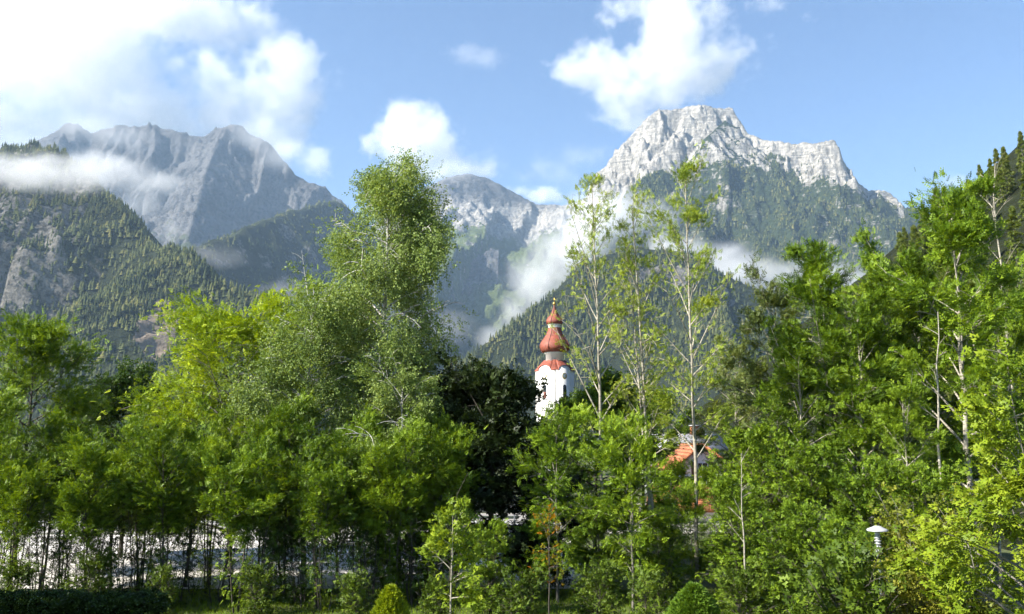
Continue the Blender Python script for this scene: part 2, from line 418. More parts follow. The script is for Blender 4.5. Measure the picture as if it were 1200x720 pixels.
front = lambda sd, d, lim=40: ((sd < 0) | (d < lim)).astype(float)
conifer_wood("forest", XB, YB, ZB, front(sdB, dB) * (1 - 0.6 * rockB) * np.where(soilB > 0.35, 0.07, 1.0) * (YB > 1050), 17000, 15, 27, "dense conifer wood on the left hill around the crag", 3, 6, (-30, 520), 3)
conifer_wood("forest", XF, YF, ZF, front(sdF, dF) * (1 - 0.9 * rockF) * (YF > 1200) * (XF < 1100), 17000, 16, 28, "dense conifer wood on the hill behind the church tower", 3, 5, (500, 1120), 4)
conifer_wood("forest", XC, YC, ZC, (dC < 900) * (YC < 5000) * 1.0, 9000, 14, 24, "dark conifer wood on the shaded ridge left of centre", 2, 5, (130, 560), 5)
conifer_wood("forest", XE, YE, ZE, ss(0.40, 0.75, covE) * ss(1680, 1480, ZE) * (YE < 5000) * (ZE > 250), 19000, 18, 30, "dark conifer wood on the flanks of the white mountain", 2, 5, (640, 1110), 6)
# ------------------------------------------------------------------ ground, car park, road
def sheet(name, x0, x1, y0, y1, z, mat, label, cat, nx=2, ny=2, wob=0.0):
    X, Y = grid(x0, x1, y0, y1, nx, ny)
    Z = np.full(X.shape, z)
    if wob:
        Y = Y + wob * fbm(X / 6, Y / 6, 5, 3) * ((Y < y0 + 0.01) | (Y > y1 - 0.01))
    o = mesh_np(name, np.stack([X.ravel(), Y.ravel(), Z.ravel()], 1), grid_faces(nx, ny), mat)
    tag(o, label, cat, kind="structure"); return o

M_ground, nt, b = new_mat("meadow_ground")
n1 = noise(nt, 0.35, 8, 0.6); n2 = noise(nt, 6.0, 6, 0.7)
c = mixc(nt, n2, ramp(nt, n1, [(0.35, (0.045, 0.075, 0.014)), (0.65, (0.085, 0.125, 0.022))]), (0.05, 0.045, 0.02))
nt.links.new(c, b.inputs["Base Color"]); b.inputs["Roughness"].default_value = 0.95; bump(nt, b, n2, 0.7, 0.06)
M_gravel, nt, b = new_mat("pale_gravel")
n1 = noise(nt, 0.5, 8, 0.6); n2 = noise(nt, 18.0, 6, 0.75)
c = mixc(nt, 0.45, ramp(nt, n1, [(0.3, (0.40, 0.375, 0.34)), (0.7, (0.56, 0.53, 0.49))]), ramp(nt, n2, [(0.3, (0.30, 0.28, 0.26)), (0.7, (0.62, 0.60, 0.56))]))
nt.links.new(c, b.inputs["Base Color"]); b.inputs["Roughness"].default_value = 0.92; bump(nt, b, n2, 0.6, 0.02)
M_road, nt, b = new_mat("worn_asphalt")
n1 = noise(nt, 0.4, 8, 0.6); n2 = noise(nt, 30.0, 5, 0.7)
c = mixc(nt, 0.3, ramp(nt, n1, [(0.3, (0.22, 0.205, 0.185)), (0.7, (0.32, 0.30, 0.27))]), ramp(nt, n2, [(0.3, (0.12, 0.12, 0.115)), (0.7, (0.3, 0.29, 0.27))]))
nt.links.new(c, b.inputs["Base Color"]); b.inputs["Roughness"].default_value = 0.85
M_conc = plain_mat("concrete", (0.42, 0.40, 0.37), 0.85, 0.2, 1.5, bmp=0.01)

sheet("ground", -6900, 6900, -290, 8800, -0.05, M_ground, "green valley ground under trees and houses", "ground", 60, 60)
sheet("car_park", -60, 4.5, 46.5, 71, 0.0, M_gravel, "pale gravel car park behind the row of ash saplings", "car park", 40, 12, 0.4)
sheet("road", -90, 60, 73.2, 90, 0.0, M_road, "grey asphalt road beyond the car park", "road", 30, 4)
def box_obj(name, lo, hi, mat, parent=None, bev=0.0):
    v, f = box_arrays2(lo, hi, bev)
    return mesh_np(name, v, f, mat, parent)
def box_arrays2(lo, hi, bev=0.0):
    import bmesh
    lo = np.array(lo, float); hi = np.array(hi, float)
    bm = bmesh.new(); bmesh.ops.create_cube(bm, size=1.0)
    for vv in bm.verts: vv.co = Vector([lo[i] + (vv.co[i] + 0.5) * (hi[i] - lo[i]) for i in range(3)])
    if bev: bmesh.ops.bevel(bm, geom=bm.edges[:], offset=bev, segments=1, affect='EDGES')
    bm.verts.ensure_lookup_table()
    V = np.array([vv.co[:] for vv in bm.verts]); F = {}
    for f in bm.faces: F.setdefault(len(f.verts), []).append([vv.index for vv in f.verts])
    bm.free()
    return V, [np.array(k) for k in F.values()]

kerb = empty("kerb", (0, 72.1, 0)); tag(kerb, "concrete kerb between car park and road", "kerb", kind="structure")
for i in range(40):
    box_obj("kerb_stone", (-88 + i * 3.0, -0.16, -0.1), (-88 + i * 3.0 + 2.97, 0.16, 0.13), M_conc, kerb, 0.02)

# ------------------------------------------------------------------ trees
def leaf_mat(name, dark, mid, light, trans=0.27, accent=None):
    m = bpy.data.materials.new(name); m.use_nodes = True; nt = m.node_tree; b = nt.nodes["Principled BSDF"]
    oi = nd(nt, "ShaderNodeObjectInfo")
    t = mth(nt, "ADD", attr(nt, "tint"), mth(nt, "MULTIPLY", mth(nt, "SUBTRACT", oi.outputs["Random"], 0.5), 0.34))
    stops = [(0.0, dark), (0.45, mid), (0.85, light)]
    if accent: stops.append((0.97, accent))
    c = ramp(nt, t, stops)
    nt.links.new(c, b.inputs["Base Color"]); b.inputs["Roughness"].default_value = 0.5; b.inputs["Specular IOR Level"].default_value = 0.18
    tr = nd(nt, "ShaderNodeBsdfTranslucent")
    tc = mixc(nt, 1.0, c, (1.25, 1.15, 0.45), 'MULTIPLY'); nt.links.new(tc, tr.inputs[0])
    mx = nd(nt, "ShaderNodeMixShader"); mx.inputs[0].default_value = trans
    nt.links.new(b.outputs[0], mx.inputs[1]); nt.links.new(tr.outputs[0], mx.inputs[2])
    nt.links.new(mx.outputs[0], nt.nodes["Material Output"].inputs[0])
    return m

def bark_mat(name, a, c, scale=3.0, spots=None):
    m, nt, b = new_mat(name)
    oc = nd(nt, "ShaderNodeTexCoord").outputs["Object"]
    n = noise(nt, scale, 7, 0.65, oc, (1, 1, 0.35))
    col = ramp(nt, n, [(0.35, a), (0.65, c)])
    if spots:
        s = noise(nt, scale * 2.2, 4, 0.6, oc, (0.6, 0.6, 2.2))
        col = mixc(nt, mrange(nt, s, 0.56, 0.62), col, spots)
    nt.links.new(col, b.inputs["Base Color"]); b.inputs["Roughness"].default_value = 0.9; bump(nt, b, n, 0.6, 0.02)
    return m

L_ash = leaf_mat("ash_leaf", (0.050, 0.095, 0.007), (0.118, 0.195, 0.012), (0.205, 0.300, 0.018))
L_ashlight = leaf_mat("fresh_ash_leaf", (0.055, 0.105, 0.007), (0.130, 0.215, 0.012), (0.240, 0.340, 0.020))
L_ashgrey = leaf_mat("dull_ash_leaf", (0.055, 0.085, 0.020), (0.112, 0.150, 0.036), (0.180, 0.215, 0.055))
L_yellow = leaf_mat("yellow_green_leaf", (0.130, 0.200, 0.009), (0.270, 0.375, 0.014), (0.420, 0.510, 0.020))
L_birch = leaf_mat("birch_leaf", (0.085, 0.135, 0.028), (0.180, 0.255, 0.060), (0.285, 0.365, 0.105), 0.30)
L_linden = leaf_mat("deep_green_leaf", (0.020, 0.045, 0.008), (0.042, 0.085, 0.012), (0.075, 0.130, 0.018), 0.3)
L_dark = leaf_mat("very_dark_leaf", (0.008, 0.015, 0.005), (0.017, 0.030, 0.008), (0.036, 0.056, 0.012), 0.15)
L_maple = leaf_mat("maple_leaf", (0.090, 0.145, 0.009), (0.160, 0.235, 0.013), (0.235, 0.300, 0.018))
L_shrub = leaf_mat("shrub_leaf", (0.036, 0.066, 0.008), (0.090, 0.145, 0.014), (0.165, 0.235, 0.022))
L_yshrub = leaf_mat("yellowing_shrub_leaf", (0.085, 0.110, 0.012), (0.165, 0.195, 0.020), (0.270, 0.265, 0.034))
L_autumn = leaf_mat("autumn_leaf", (0.10, 0.16, 0.012), (0.24, 0.22, 0.012), (0.45, 0.16, 0.012), 0.42, (0.50, 0.045, 0.010))
L_thin = leaf_mat("thin_ash_leaf", (0.130, 0.190, 0.016), (0.230, 0.310, 0.026), (0.320, 0.380, 0.050))
L_spruce = leaf_mat("spruce_needle", (0.070, 0.105, 0.024), (0.150, 0.200, 0.042), (0.240, 0.280, 0.070), 0.3)
L_golden = leaf_mat("golden_conifer", (0.14, 0.19, 0.008), (0.26, 0.33, 0.012), (0.42, 0.46, 0.020), 0.25)
L_thuja = leaf_mat("light_green_conifer", (0.050, 0.105, 0.010), (0.105, 0.190, 0.016), (0.170, 0.270, 0.022), 0.2)
L_hedge = leaf_mat("hedge_leaf", (0.014, 0.030, 0.007), (0.030, 0.058, 0.011), (0.060, 0.100, 0.018), 0.25)
B_pale = bark_mat("pale_ash_bark", (0.20, 0.18, 0.14), (0.42, 0.39, 0.31), 3.0, (0.10, 0.09, 0.07))
B_birch = bark_mat("birch_bark", (0.35, 0.34, 0.32), (0.62, 0.60, 0.56), 2.5, (0.03, 0.028, 0.025))
B_dark = bark_mat("dark_bark", (0.035, 0.030, 0.024), (0.085, 0.072, 0.055), 4.0)
B_grey = bark_mat("grey_bark", (0.10, 0.095, 0.08), (0.22, 0.20, 0.165), 3.5)

def lozenge(p, d, n, l, w):
    """leaflet: four-cornered blade from p along d"""
    d = np.array(d, float); d /= np.linalg.norm(d); s = np.cross(n, d); s /= np.linalg.norm(s)
    p = np.array(p, float)
    return [p, p + d * l * 0.45 + s * w, p + d * l, p + d * l * 0.45 - s * w]

def dart(p, d, n, l, w):
    """narrow leaflet as one three-cornered blade"""
    d = np.array(d, float); d /= np.linalg.norm(d); s = np.cross(n, d); s /= np.linalg.norm(s)
    p = np.array(p, float)
    return [p + d * l * 0.12 + s * w * 1.15, p + d * l, p + d * l * 0.3 - s * w * 1.15]

def tmpl(kind):
    V = []
    up = np.array([0, 0, 1.0])
    if kind == "ash":                                   # pinnate leaf: three pairs and a terminal leaflet
        for k, u in enumerate((0.22, 0.48, 0.74)):
            for s in (-1, 1):
                V += dart((u, 0, -0.16 * u * u), (0.55, s * 0.85, -0.18), up + np.array([0, s * 0.35, 0]), 0.46 - 0.06 * k, 0.10)
        V += dart((0.9, 0, -0.13), (1, 0, -0.35), up, 0.42, 0.10)
    elif kind == "birch":                               # hanging twig with small leaves
        for k in range(6):
            a = k * 2.4
            V += dart((0.17 * k, 0, 0), (0.55, math.cos(a), math.sin(a)), np.array([0.3, -math.sin(a), math.cos(a)]), 0.30, 0.105)
    elif kind == "maple":                               # three lobed leaves on a twig
        for (px, py, pz, a) in ((0.0, 0.05, 0, 0.7), (0.25, -0.12, 0.03, -0.8), (0.42, 0.08, -0.03, 0.1)):
            for da, l, w in ((-0.95, 0.32, 0.11), (0, 0.44, 0.13), (0.95, 0.32, 0.11)):
                V += dart((px, py, pz), (math.cos(a + da), math.sin(a + da), -0.3), up, l, w)
    elif kind == "round":                               # cluster of broad leaves
        for (px, py, pz, a, t) in ((0, 0, 0, 0.2, 0.3), (0.1, 0.2, 0.05, 1.3, -0.2), (0.1, -0.22, 0, -1.2, -0.3), (0.35, 0.1, -0.1, 0.5, -0.5), (0.3, -0.12, 0.08, -0.5, 0.1)):
            V += lozenge((px, py, pz), (math.cos(a), math.sin(a), t - 0.2), up + np.array([0.2 * t, t, 0]), 0.42, 0.17)
    elif kind == "needle":                              # flat drooping spruce spray
        for (a, l) in ((0, 1.0), (0.5, 0.7), (-0.5, 0.7), (0.95, 0.5), (-0.95, 0.5)):
            V += dart((0.05, 0, 0), (math.cos(a), math.sin(a), -0.25), up, l, 0.075)
    elif kind == "thuja":                               # upright scale-leaf plume
        for k in range(4):
            a = k * 1.6
            V += lozenge((0.1 * k, 0, 0), (1.0, 0.35 * math.cos(a), 0.35 * math.sin(a)), np.array([0.0, math.sin(a), math.cos(a)]), 0.55, 0.09)
    V = np.array(V)
    return V, np.arange(len(V)).reshape(-1, 3 if kind in ("ash", "birch", "needle", "maple") else 4)
TM = {k: tmpl(k) for k in ("ash", "birch", "maple", "round", "needle", "thuja")}

def sprays(r, P, D, kind, size, tint, up_bias=0.8, jit=0.5, name="crown", mat=None, parent=None):
    """leaf sprays at points P heading along D"""
    V0, F0 = TM[kind]; n = len(P)
    d = D / np.maximum(np.linalg.norm(D, axis=1, keepdims=True), 1e-6)
    d = d + jit * r.standard_normal((n, 3)); d /= np.linalg.norm(d, axis=1, keepdims=True)
    u = np.array([0, 0, up_bias]) + 0.55 * r.standard_normal((n, 3))
    s = np.cross(u, d); s /= np.maximum(np.linalg.norm(s, axis=1, keepdims=True), 1e-6)
    u = np.cross(d, s)
    sc_ = (size * r.uniform(0.65, 1.3, n))[:, None, None]
    M = np.stack([d, s, u], 1)                           # rows are the frame
    V = np.einsum('kj,njc->nkc', V0, M) * sc_ + P[:, None, :]
    F = (F0[None] + (np.arange(n) * len(V0))[:, None, None]).reshape(-1, F0.shape[1])
    T = np.repeat(tint, len(F0)) + 0.07 * r.standard_normal(n * len(F0))
    return mesh_np(name, V.reshape(-1, 3), F, mat, parent, tint=np.clip(T, 0, 1))

class Tubes:
    def __init__(s): s.V = []; s.F = []; s.n = 0
    def add(s, path, rad, sides=5):
        path = np.asarray(path, float); rad = np.asarray(rad, float); m = len(path)
        t = np.gradient(path, axis=0); t /= np.maximum(np.linalg.norm(t, axis=1, keepdims=True), 1e-9)
        ref = np.where(np.abs(t[:, 2:3]) > 0.8, np.array([[1.0, 0, 0]]), np.array([[0, 0, 1.0]]))
        a = np.cross(t, ref); a /= np.linalg.norm(a, axis=1, keepdims=True); b = np.cross(t, a)
        th = np.linspace(0, 2 * np.pi, sides, endpoint=False)
        ring = path[:, None] + rad[:, None, None] * (np.cos(th)[None, :, None] * a[:, None] + np.sin(th)[None, :, None] * b[:, None])
        s.V.append(ring.reshape(-1, 3))
        i = np.arange(m - 1)[:, None] * sides; k = np.arange(sides)[None]; k2 = (k + 1) % sides
        s.F.append((np.stack([i + k, i + k2, i + sides + k2, i + sides + k], 2).reshape(-1, 4)) + s.n)
        s.n += m * sides
    def build(s, name, mat, parent):
        return mesh_np(name, np.concatenate(s.V), np.concatenate(s.F), mat, parent, smooth=True)

def tree(name, H, Rc, leaf, bark, kind, size, n_leaf, cb=0.3, env=((0, .5), (.3, 1), (.7, .8), (1, .15)), n_prim=26, n_sec=5, up=(25, 60), droop=0.25,
         trunk_r=0.16, wob=0.02, lean=(0, 0), stems=1, spread=0.35, hang=0.0, jit=0.25, seed=1, fill=0.0, tint_c=0.45, tint_s=0.27, branch_sides=4, low=0.0, up_bias=0.8, fork=None):
    """trunk, limbs and a crown of leaf sprays borne on the limbs"""
    r = np.random.default_rng(seed)
    root = empty(name, (0, 0, 0))
    tb = Tubes(); lm = Tubes()
    e = np.array(env).T
    tips_p = []; tips_d = []; tips_b = []
    bid = 0
    ph = r.uniform(0, 6.28, 4)
    for sidx in range(stems):
        k = 14
        t = np.linspace(0, 1, k)
        a0 = r.uniform(0, 6.28)
        off = np.array([math.cos(a0), math.sin(a0)]) * (spread if stems > 1 else 0)
        hs = H * (1 if sidx == 0 else r.uniform(0.72, 0.97))
        wx_ = np.cumsum(r.standard_normal(k)) * wob * H / 4; wy_ = np.cumsum(r.standard_normal(k)) * wob * H / 4
        tr = np.stack([off[0] * (0.25 + t * Rc * 0.9) + wx_ - wx_[0] + lean[0] * H * t, off[1] * (0.25 + t * Rc * 0.9) + wy_ - wy_[0] + lean[1] * H * t, hs * (0.93 if kind != "ash" or n_leaf > 4000 else 1.0) * t - 0.15 * (t == 0)], 1)
        rad = trunk_r * (1 if sidx == 0 else 0.7) * (1.0 - 0.93 * t) ** 0.85 + 0.008
        rad[0] *= 1.35
        tb.add(tr, rad, 8 if trunk_r > 0.12 else 6)
        for i in range(n_prim):
            tt = (i + r.random()) / n_prim
            tq = cb + (1 - cb) * tt
            st = np.array([np.interp(tq, t, tr[:, c]) for c in range(3)])
            az = i * 2.39996 + r.normal(0, 0.5) + sidx
            lob = 1 + 0.22 * math.sin(2 * az + ph[0]) * math.sin(5 * tt + ph[1]) + 0.16 * math.sin(3 * az + ph[2] + 9 * tt)
            reach = np.interp(tt, e[0], e[1]) * Rc * r.uniform(0.6, 1.12) * lob / (1 if stems == 1 else 1.25)
            el = R(min(70, np.interp(tt, [0, 1], up) + r.normal(0, 8)))
            u = np.linspace(0, 1, 6)
            hd = np.array([math.cos(az), math.sin(az)])
            bend = r.normal(0, 0.15)
            pth = np.stack([st[0] + reach * u * hd[0] - bend * reach * u ** 2 * hd[1], st[1] + reach * u * hd[1] + bend * reach * u ** 2 * hd[0],
                            st[2] + reach * (math.tan(el) * u - droop * (1 + 0.4 * r.random()) * u ** 2)], 1)
            r0 = min(np.interp(tq, t, rad) * 0.62, 0.013 + 0.017 * reach)
            lm.add(pth, r0 * (1 - 0.85 * u) + 0.003, branch_sides)
            for q in range(n_sec + 1):
                bid += 1
                if q == n_sec: uu, pp = 1.0, pth
                else:
                    uu = 0.28 + 0.7 * (q + r.random()) / n_sec
                    s0 = np.array([np.interp(uu, u, pth[:, c]) for c in range(3)])
                    a2 = az + r.choice([-1, 1]) * r.uniform(0.5, 1.25)
                    l2 = reach * r.uniform(0.28, 0.52) * (1.2 - 0.6 * uu)
                    v = np.linspace(0, 1, 4)
                    e2 = float(np.clip(el * 0.55 + r.normal(0, 0.3), -0.9, 1.0))
                    pp = np.stack([s0[0] + l2 * v * math.cos(a2), s0[1] + l2 * v * math.sin(a2), s0[2] + l2 * (math.tan(e2) * v - (droop * 1.1 + 0.1) * v ** 2)], 1)
                    lm.add(pp, 0.006 + 0.35 * r0 * (1 - 0.8 * v), 3)
                m = 7
                w = r.uniform(0.25 if q < n_sec else 0.55, 1.05, m); g = np.linspace(0, 1, len(pp))
                pt = np.stack([np.interp(w, g, pp[:, c]) for c in range(3)], 1)
                dr = np.tile((pp[-1] - pp[0])[None], (m, 1))
                if hang:
                    hl = hang * r.random(m) ** 0.8 * (0.5 + 0.5 * reach / Rc)
                    pt[:, 2] -= hl; dr = dr * 0.25 + np.array([0, 0, -1.0]) * np.linalg.norm(dr, axis=1, keepdims=True)
                tips_p.append(pt); tips_d.append(dr); tips_b.append(np.full(m, bid))
        if low > 0:                                      # leafy shoots low on the stem
            m = int(40 * low); tq = r.uniform(0.03, cb, m)
            pt = np.stack([np.interp(tq, t, tr[:, c]) for c in range(3)], 1) + r.standard_normal((m, 3)) * np.array([0.5, 0.5, 0.1]) * Rc * 0.35
            tips_p.append(pt); tips_d.append(r.standard_normal((m, 3)) * np.array([1, 1, 0.3])); tips_b.append(np.full(m, 0))
    P = np.concatenate(tips_p); D = np.concatenate(tips_d); B = np.concatenate(tips_b)
    wgt = (r.gamma(0.75, 1.0, bid + 2) + 0.06)[B]      # some twigs bear many leaves, some few
    pick = r.choice(len(P), n_leaf, p=wgt / wgt.sum())
    Pn = P[pick] + jit * r.standard_normal((n_leaf, 3)) * np.array([1, 1, 0.8])
    if fill:
        pass
    bt = r.normal(0, tint_s * 0.6, bid + 2)
    tint = tint_c + bt[B[pick]] + r.normal(0, tint_s * 0.7, n_leaf)
    tb.build("trunk", bark, root); lm.build("branches", bark, root)["kind"] = "stuff"
    TOP[root.name] = float(np.quantile(Pn[:, 2], 0.996))
    k = Pn[:, 2] > 0.05
    out = D[pick] + 0.25 * (Pn - np.array([0, 0, H * 0.4])) / max(Rc, 0.1)
    sprays(r, Pn[k], out[k], kind, size, tint[k], up_bias, 0.5, "crown", leaf, root)
    return root

TOP = {}
def put(root, px, D, py_top=None, H=None, s=None, rz=0.0, label=None, cat="tree", group=None, first=True, z=0.0):
    """stand a tree (or a copy) on the ground at a place, scaled to its height there"""
    o = root if first else copy_tree(root)
    x = wx(px, 509, D)
    k = s if s else ((hgt(py_top, D) - z) / TOP.get(root.name, H))
    o.location = (x, D, z - 0.05); o.scale = (k, k, k) if not isinstance(k, tuple) else k; o.rotation_euler = (0, 0, rz)
    tag(o, label, cat, group)
    return o

OVAL = ((0, .45), (.25, .95), (.5, 1), (.75, .8), (1, .2))
ROUND = ((0, .55), (.2, .9), (.5, 1), (.8, .8), (1, .35))
CONE = ((0, .9), (.3, .95), (.6, .7), (1, .1))
# ---- the tall trees
t = tree("birch_tree", 24.3, 3.6, L_birch, B_birch, "birch", 0.44, 26000, 0.2, ((0, 1.1), (.2, 1.05), (.4, 1.0), (.65, .95), (.85, .8), (1, .45)), 64, 6, (30, 55), 0.35, 0.24, 0.008, hang=2.1, jit=0.42, seed=11, up_bias=0.5)
put(t, 448, 50, 192, 24.3, label="tallest weeping birch, rising in front of the central valley")
t = tree("birch_tree", 16.6, 3.2, L_birch, B_birch, "birch", 0.44, 12000, 0.2, ((0, .8), (.3, 1.0), (.7, .95), (1, .65)), 38, 6, (30, 55), 0.35, 0.17, 0.015, hang=1.8, jit=0.42, seed=12, up_bias=0.5)
put(t, 362, 47, 330, 16.6, label="shorter pale green birch leaning against the tall birch on its left side")
t = tree("birch_tree", 11.6, 3.2, L_birch, B_birch, "birch", 0.38, 7500, 0.25, ((0, .8), (.4, 1.0), (.8, .8), (1, .5)), 24, 6, (25, 55), 0.3, 0.11, 0.015, hang=1.3, jit=0.25, seed=13, up_bias=0.5)
put(t, 468, 44.5, 428, 11.6, label="low weeping birch below the tall birch, beside the dark tree")
t = tree("ash_tree", 17.2, 6.2, L_yellow, B_grey, "ash", 0.44, 18000, 0.15, ((0, .75), (.25, 1), (.5, 1.0), (.8, .85), (1, .45)), 60, 6, (28, 58), 0.2, 0.2, 0.010, jit=0.6, seed=21)
put(t, 276, 53, 330, 17.2, label="bright yellow-green tree left of the birches")
t = tree("ash_tree", 15.2, 4.4, L_ash, B_dark, "ash", 0.44, 8500, 0.3, ((0, .8), (.3, 1), (.7, .75), (1, .2)), 40, 6, (20, 60), 0.2, 0.17, 0.012, jit=0.5, seed=22)
put(t, 28, 52, 374, 15.2, label="rounded green ash at the left edge, taller than the saplings around it")
t = tree("linden_tree", 12.6, 3.2, L_linden, B_dark, "round", 0.38, 9000, 0.2, ROUND, 44, 6, (0, 60), 0.1, 0.16, 0.01, jit=0.3, seed=23)
lind1 = tree("linden_tree", 10.5, 2.4, L_linden, B_dark, "round", 0.34, 5200, 0.55, ROUND, 30, 5, (10, 62), 0.1, 0.10, 0.012, jit=0.28, seed=27, stems=2, spread=0.3)
put(t, 150, 58, 424, 12.6, label="small dense dark green round tree behind the saplings at the left")
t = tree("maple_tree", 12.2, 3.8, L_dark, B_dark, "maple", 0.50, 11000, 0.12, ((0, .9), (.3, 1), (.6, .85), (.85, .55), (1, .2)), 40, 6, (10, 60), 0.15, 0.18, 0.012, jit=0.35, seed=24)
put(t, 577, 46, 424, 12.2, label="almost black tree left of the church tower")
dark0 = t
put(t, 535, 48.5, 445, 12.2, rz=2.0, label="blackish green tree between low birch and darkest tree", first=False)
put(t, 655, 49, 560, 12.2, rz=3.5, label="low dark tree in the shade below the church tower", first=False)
t = tree("linden_tree", 12.6, 4.0, L_ash, B_dark, "round", 0.44, 8500, 0.2, OVAL, 36, 6, (10, 62), 0.12, 0.17, 0.012, jit=0.32, seed=25)
put(t, 695, 57, 440, 12.6, label="leafy mid-green tree just right of the church tower")
lind0 = t
put(t, 752, 60, 462, 12.6, rz=1.3, label="darker leafy tree between the first two thin ash trunks", first=False)

# ---- three tall thin ashes with pale stems
for (px, D, top, seed, H, nl, ln, lab) in (
        (705, 47, 208, 31, 22.6, 2000, -0.02, "thin tall ash with pale stem, nearest to the church tower"),
        (766, 48, 222, 32, 22.3, 2800, -0.035, "middle one of the three thin tall ashes, forked stem"),
        (812, 45, 188, 33, 22.6, 3400, 0.0, "thin tall ash with the longest pale stem, right of the forked one")):
    t = tree("ash_tree", H, 2.6, L_thin, B_pale, "ash", 0.25, nl, 0.30, ((0, .8), (.2, 1.0), (.5, .75), (.8, .5), (1, .2)), 30, 5, (42, 66), -0.05, 0.115, 0.006, lean=(ln, 0), jit=0.22, seed=seed,
             stems=2 if seed == 32 else 1, spread=0.3, branch_sides=5, tint_s=0.3)
    put(t, px, D, top, H, rz=0.0, label=lab, group="three thin tall ashes")

# ---- saplings: the row in front of the car park
row = []
for k, (seed, leaf) in enumerate(((41, L_ash), (42, L_ashlight), (43, L_ashlight))):
    row.append(tree("ash_sapling", 9.4, (2.0, 1.7, 2.2)[k], leaf, B_dark, "ash", (0.33, 0.28, 0.36)[k], (5600, 6000, 5200)[k], (0.56, 0.58, 0.57)[k], ((0, .7), (.3, 1), (.7, .8), (1, .3)), 18, 5, (35, 66), 0.12, 0.062, 0.012, jit=0.22, seed=seed, stems=(3, 4, 3)[k], spread=0.45, low=1.0))
spots = [(-14, 43, 462, 0, "ash sapling cut off by the left picture edge, in front of the car park"),
         (30, 41.0, 500, 1, "light green ash sapling below the rounded ash at the left edge"),
         (86, 45, 488, 0, "ash sapling to the left of the small round dark tree, by the car park"),
         (118, 41, 512, 2, "low bright ash sapling just left of below the round dark tree"),
         (176, 44.5, 480, 1, "ash sapling straight below the round dark tree"),
         (205, 41.5, 496, 0, "ash sapling at the left foot of the yellow-green tree"),
         (253, 44.5, 470, 1, "ash sapling in front of the middle of the yellow-green tree"),
         (286, 40.5, 512, 2, "lower bright ash sapling in front of the yellow-green tree"),
         (340, 45, 470, 0, "ash sapling at the right foot of the yellow-green tree"),
         (378, 41, 502, 1, "ash sapling below the shorter birch"),
         (424, 43, 486, 2, "ash sapling at the foot of the tallest birch"),
         (466, 42, 500, 0, "ash sapling behind the golden conifer tip"),
         (508, 43.5, 478, 0, "dull ash sapling in front of the blackish green tree")]
used = set()
for i, (px, D, top, k, lab) in enumerate(spots):
    put(row[k], px, D, top, 9.4, rz=i * 2.3, label=lab, group="ash saplings in front of the car park", first=k not in used); used.add(k)
for i, (px, D, top, rz, lab) in enumerate(((62, 46.5, 500, 0.4, "dark round-leaved tree standing between two ash saplings at the left"), (226, 47, 500, 1.8, "dark round-leaved tree in front of the yellow-green tree's left half"),
        (312, 46.5, 520, 3.0, "dark round-leaved tree below the shorter birch"), (402, 47, 512, 4.4, "dark round-leaved tree under the tallest birch"), (142, 47, 522, 5.1, "low dark round-leaved tree under the small round tree"))):
    put(lind1, px, D, top, 12.6, rz=rz, label=lab, group="dark trees within the sapling row", first=i == 0)
t = tree("ash_sapling", 9.0, 2.3, L_ashlight, B_grey, "ash", 0.34, 3600, 0.2, OVAL, 22, 5, (25, 62), 0.15, 0.07, 0.012, jit=0.28, seed=46, tint_c=0.55)
put(t, 652, 43, 478, 9.0, label="yellowish green ash sapling right below the church tower")
put(t, 738, 41, 488, 9.0, rz=2.2, label="ash sapling with feathery leaves between the first two thin trunks", first=False)
put(t, 834, 47, 548, 9.0, rz=4.0, label="light green sapling in front of the orange-roofed house", first=False)
put(t, 806, 45, 566, 9.0, rz=0.9, label="low sapling at the foot of the longest thin trunk", first=False)
put(t, 784, 50, 540, 9.0, rz=5.0, label="sapling half hiding the left side of the orange-roofed house", first=False)
t = tree("maple_sapling", 5.2, 0.95, L_maple, B_pale, "maple", 0.36, 420, 0.35, ROUND, 12, 4, (15, 55), 0.1, 0.04, 0.01, jit=0.22, seed=47)
put(t, 531, 33, 588, 5.2, label="young maple with large bright leaves in front of the dark trees")
t = tree("maple_sapling", 5.6, 1.1, L_autumn, B_dark, "maple", 0.30, 130, 0.4, OVAL, 12, 4, (15, 55), 0.1, 0.04, 0.01, jit=0.22, seed=48, tint_c=0.5, tint_s=0.4)
put(t, 642, 38, 590, 5.6, label="young tree with orange and red autumn leaves below the church")

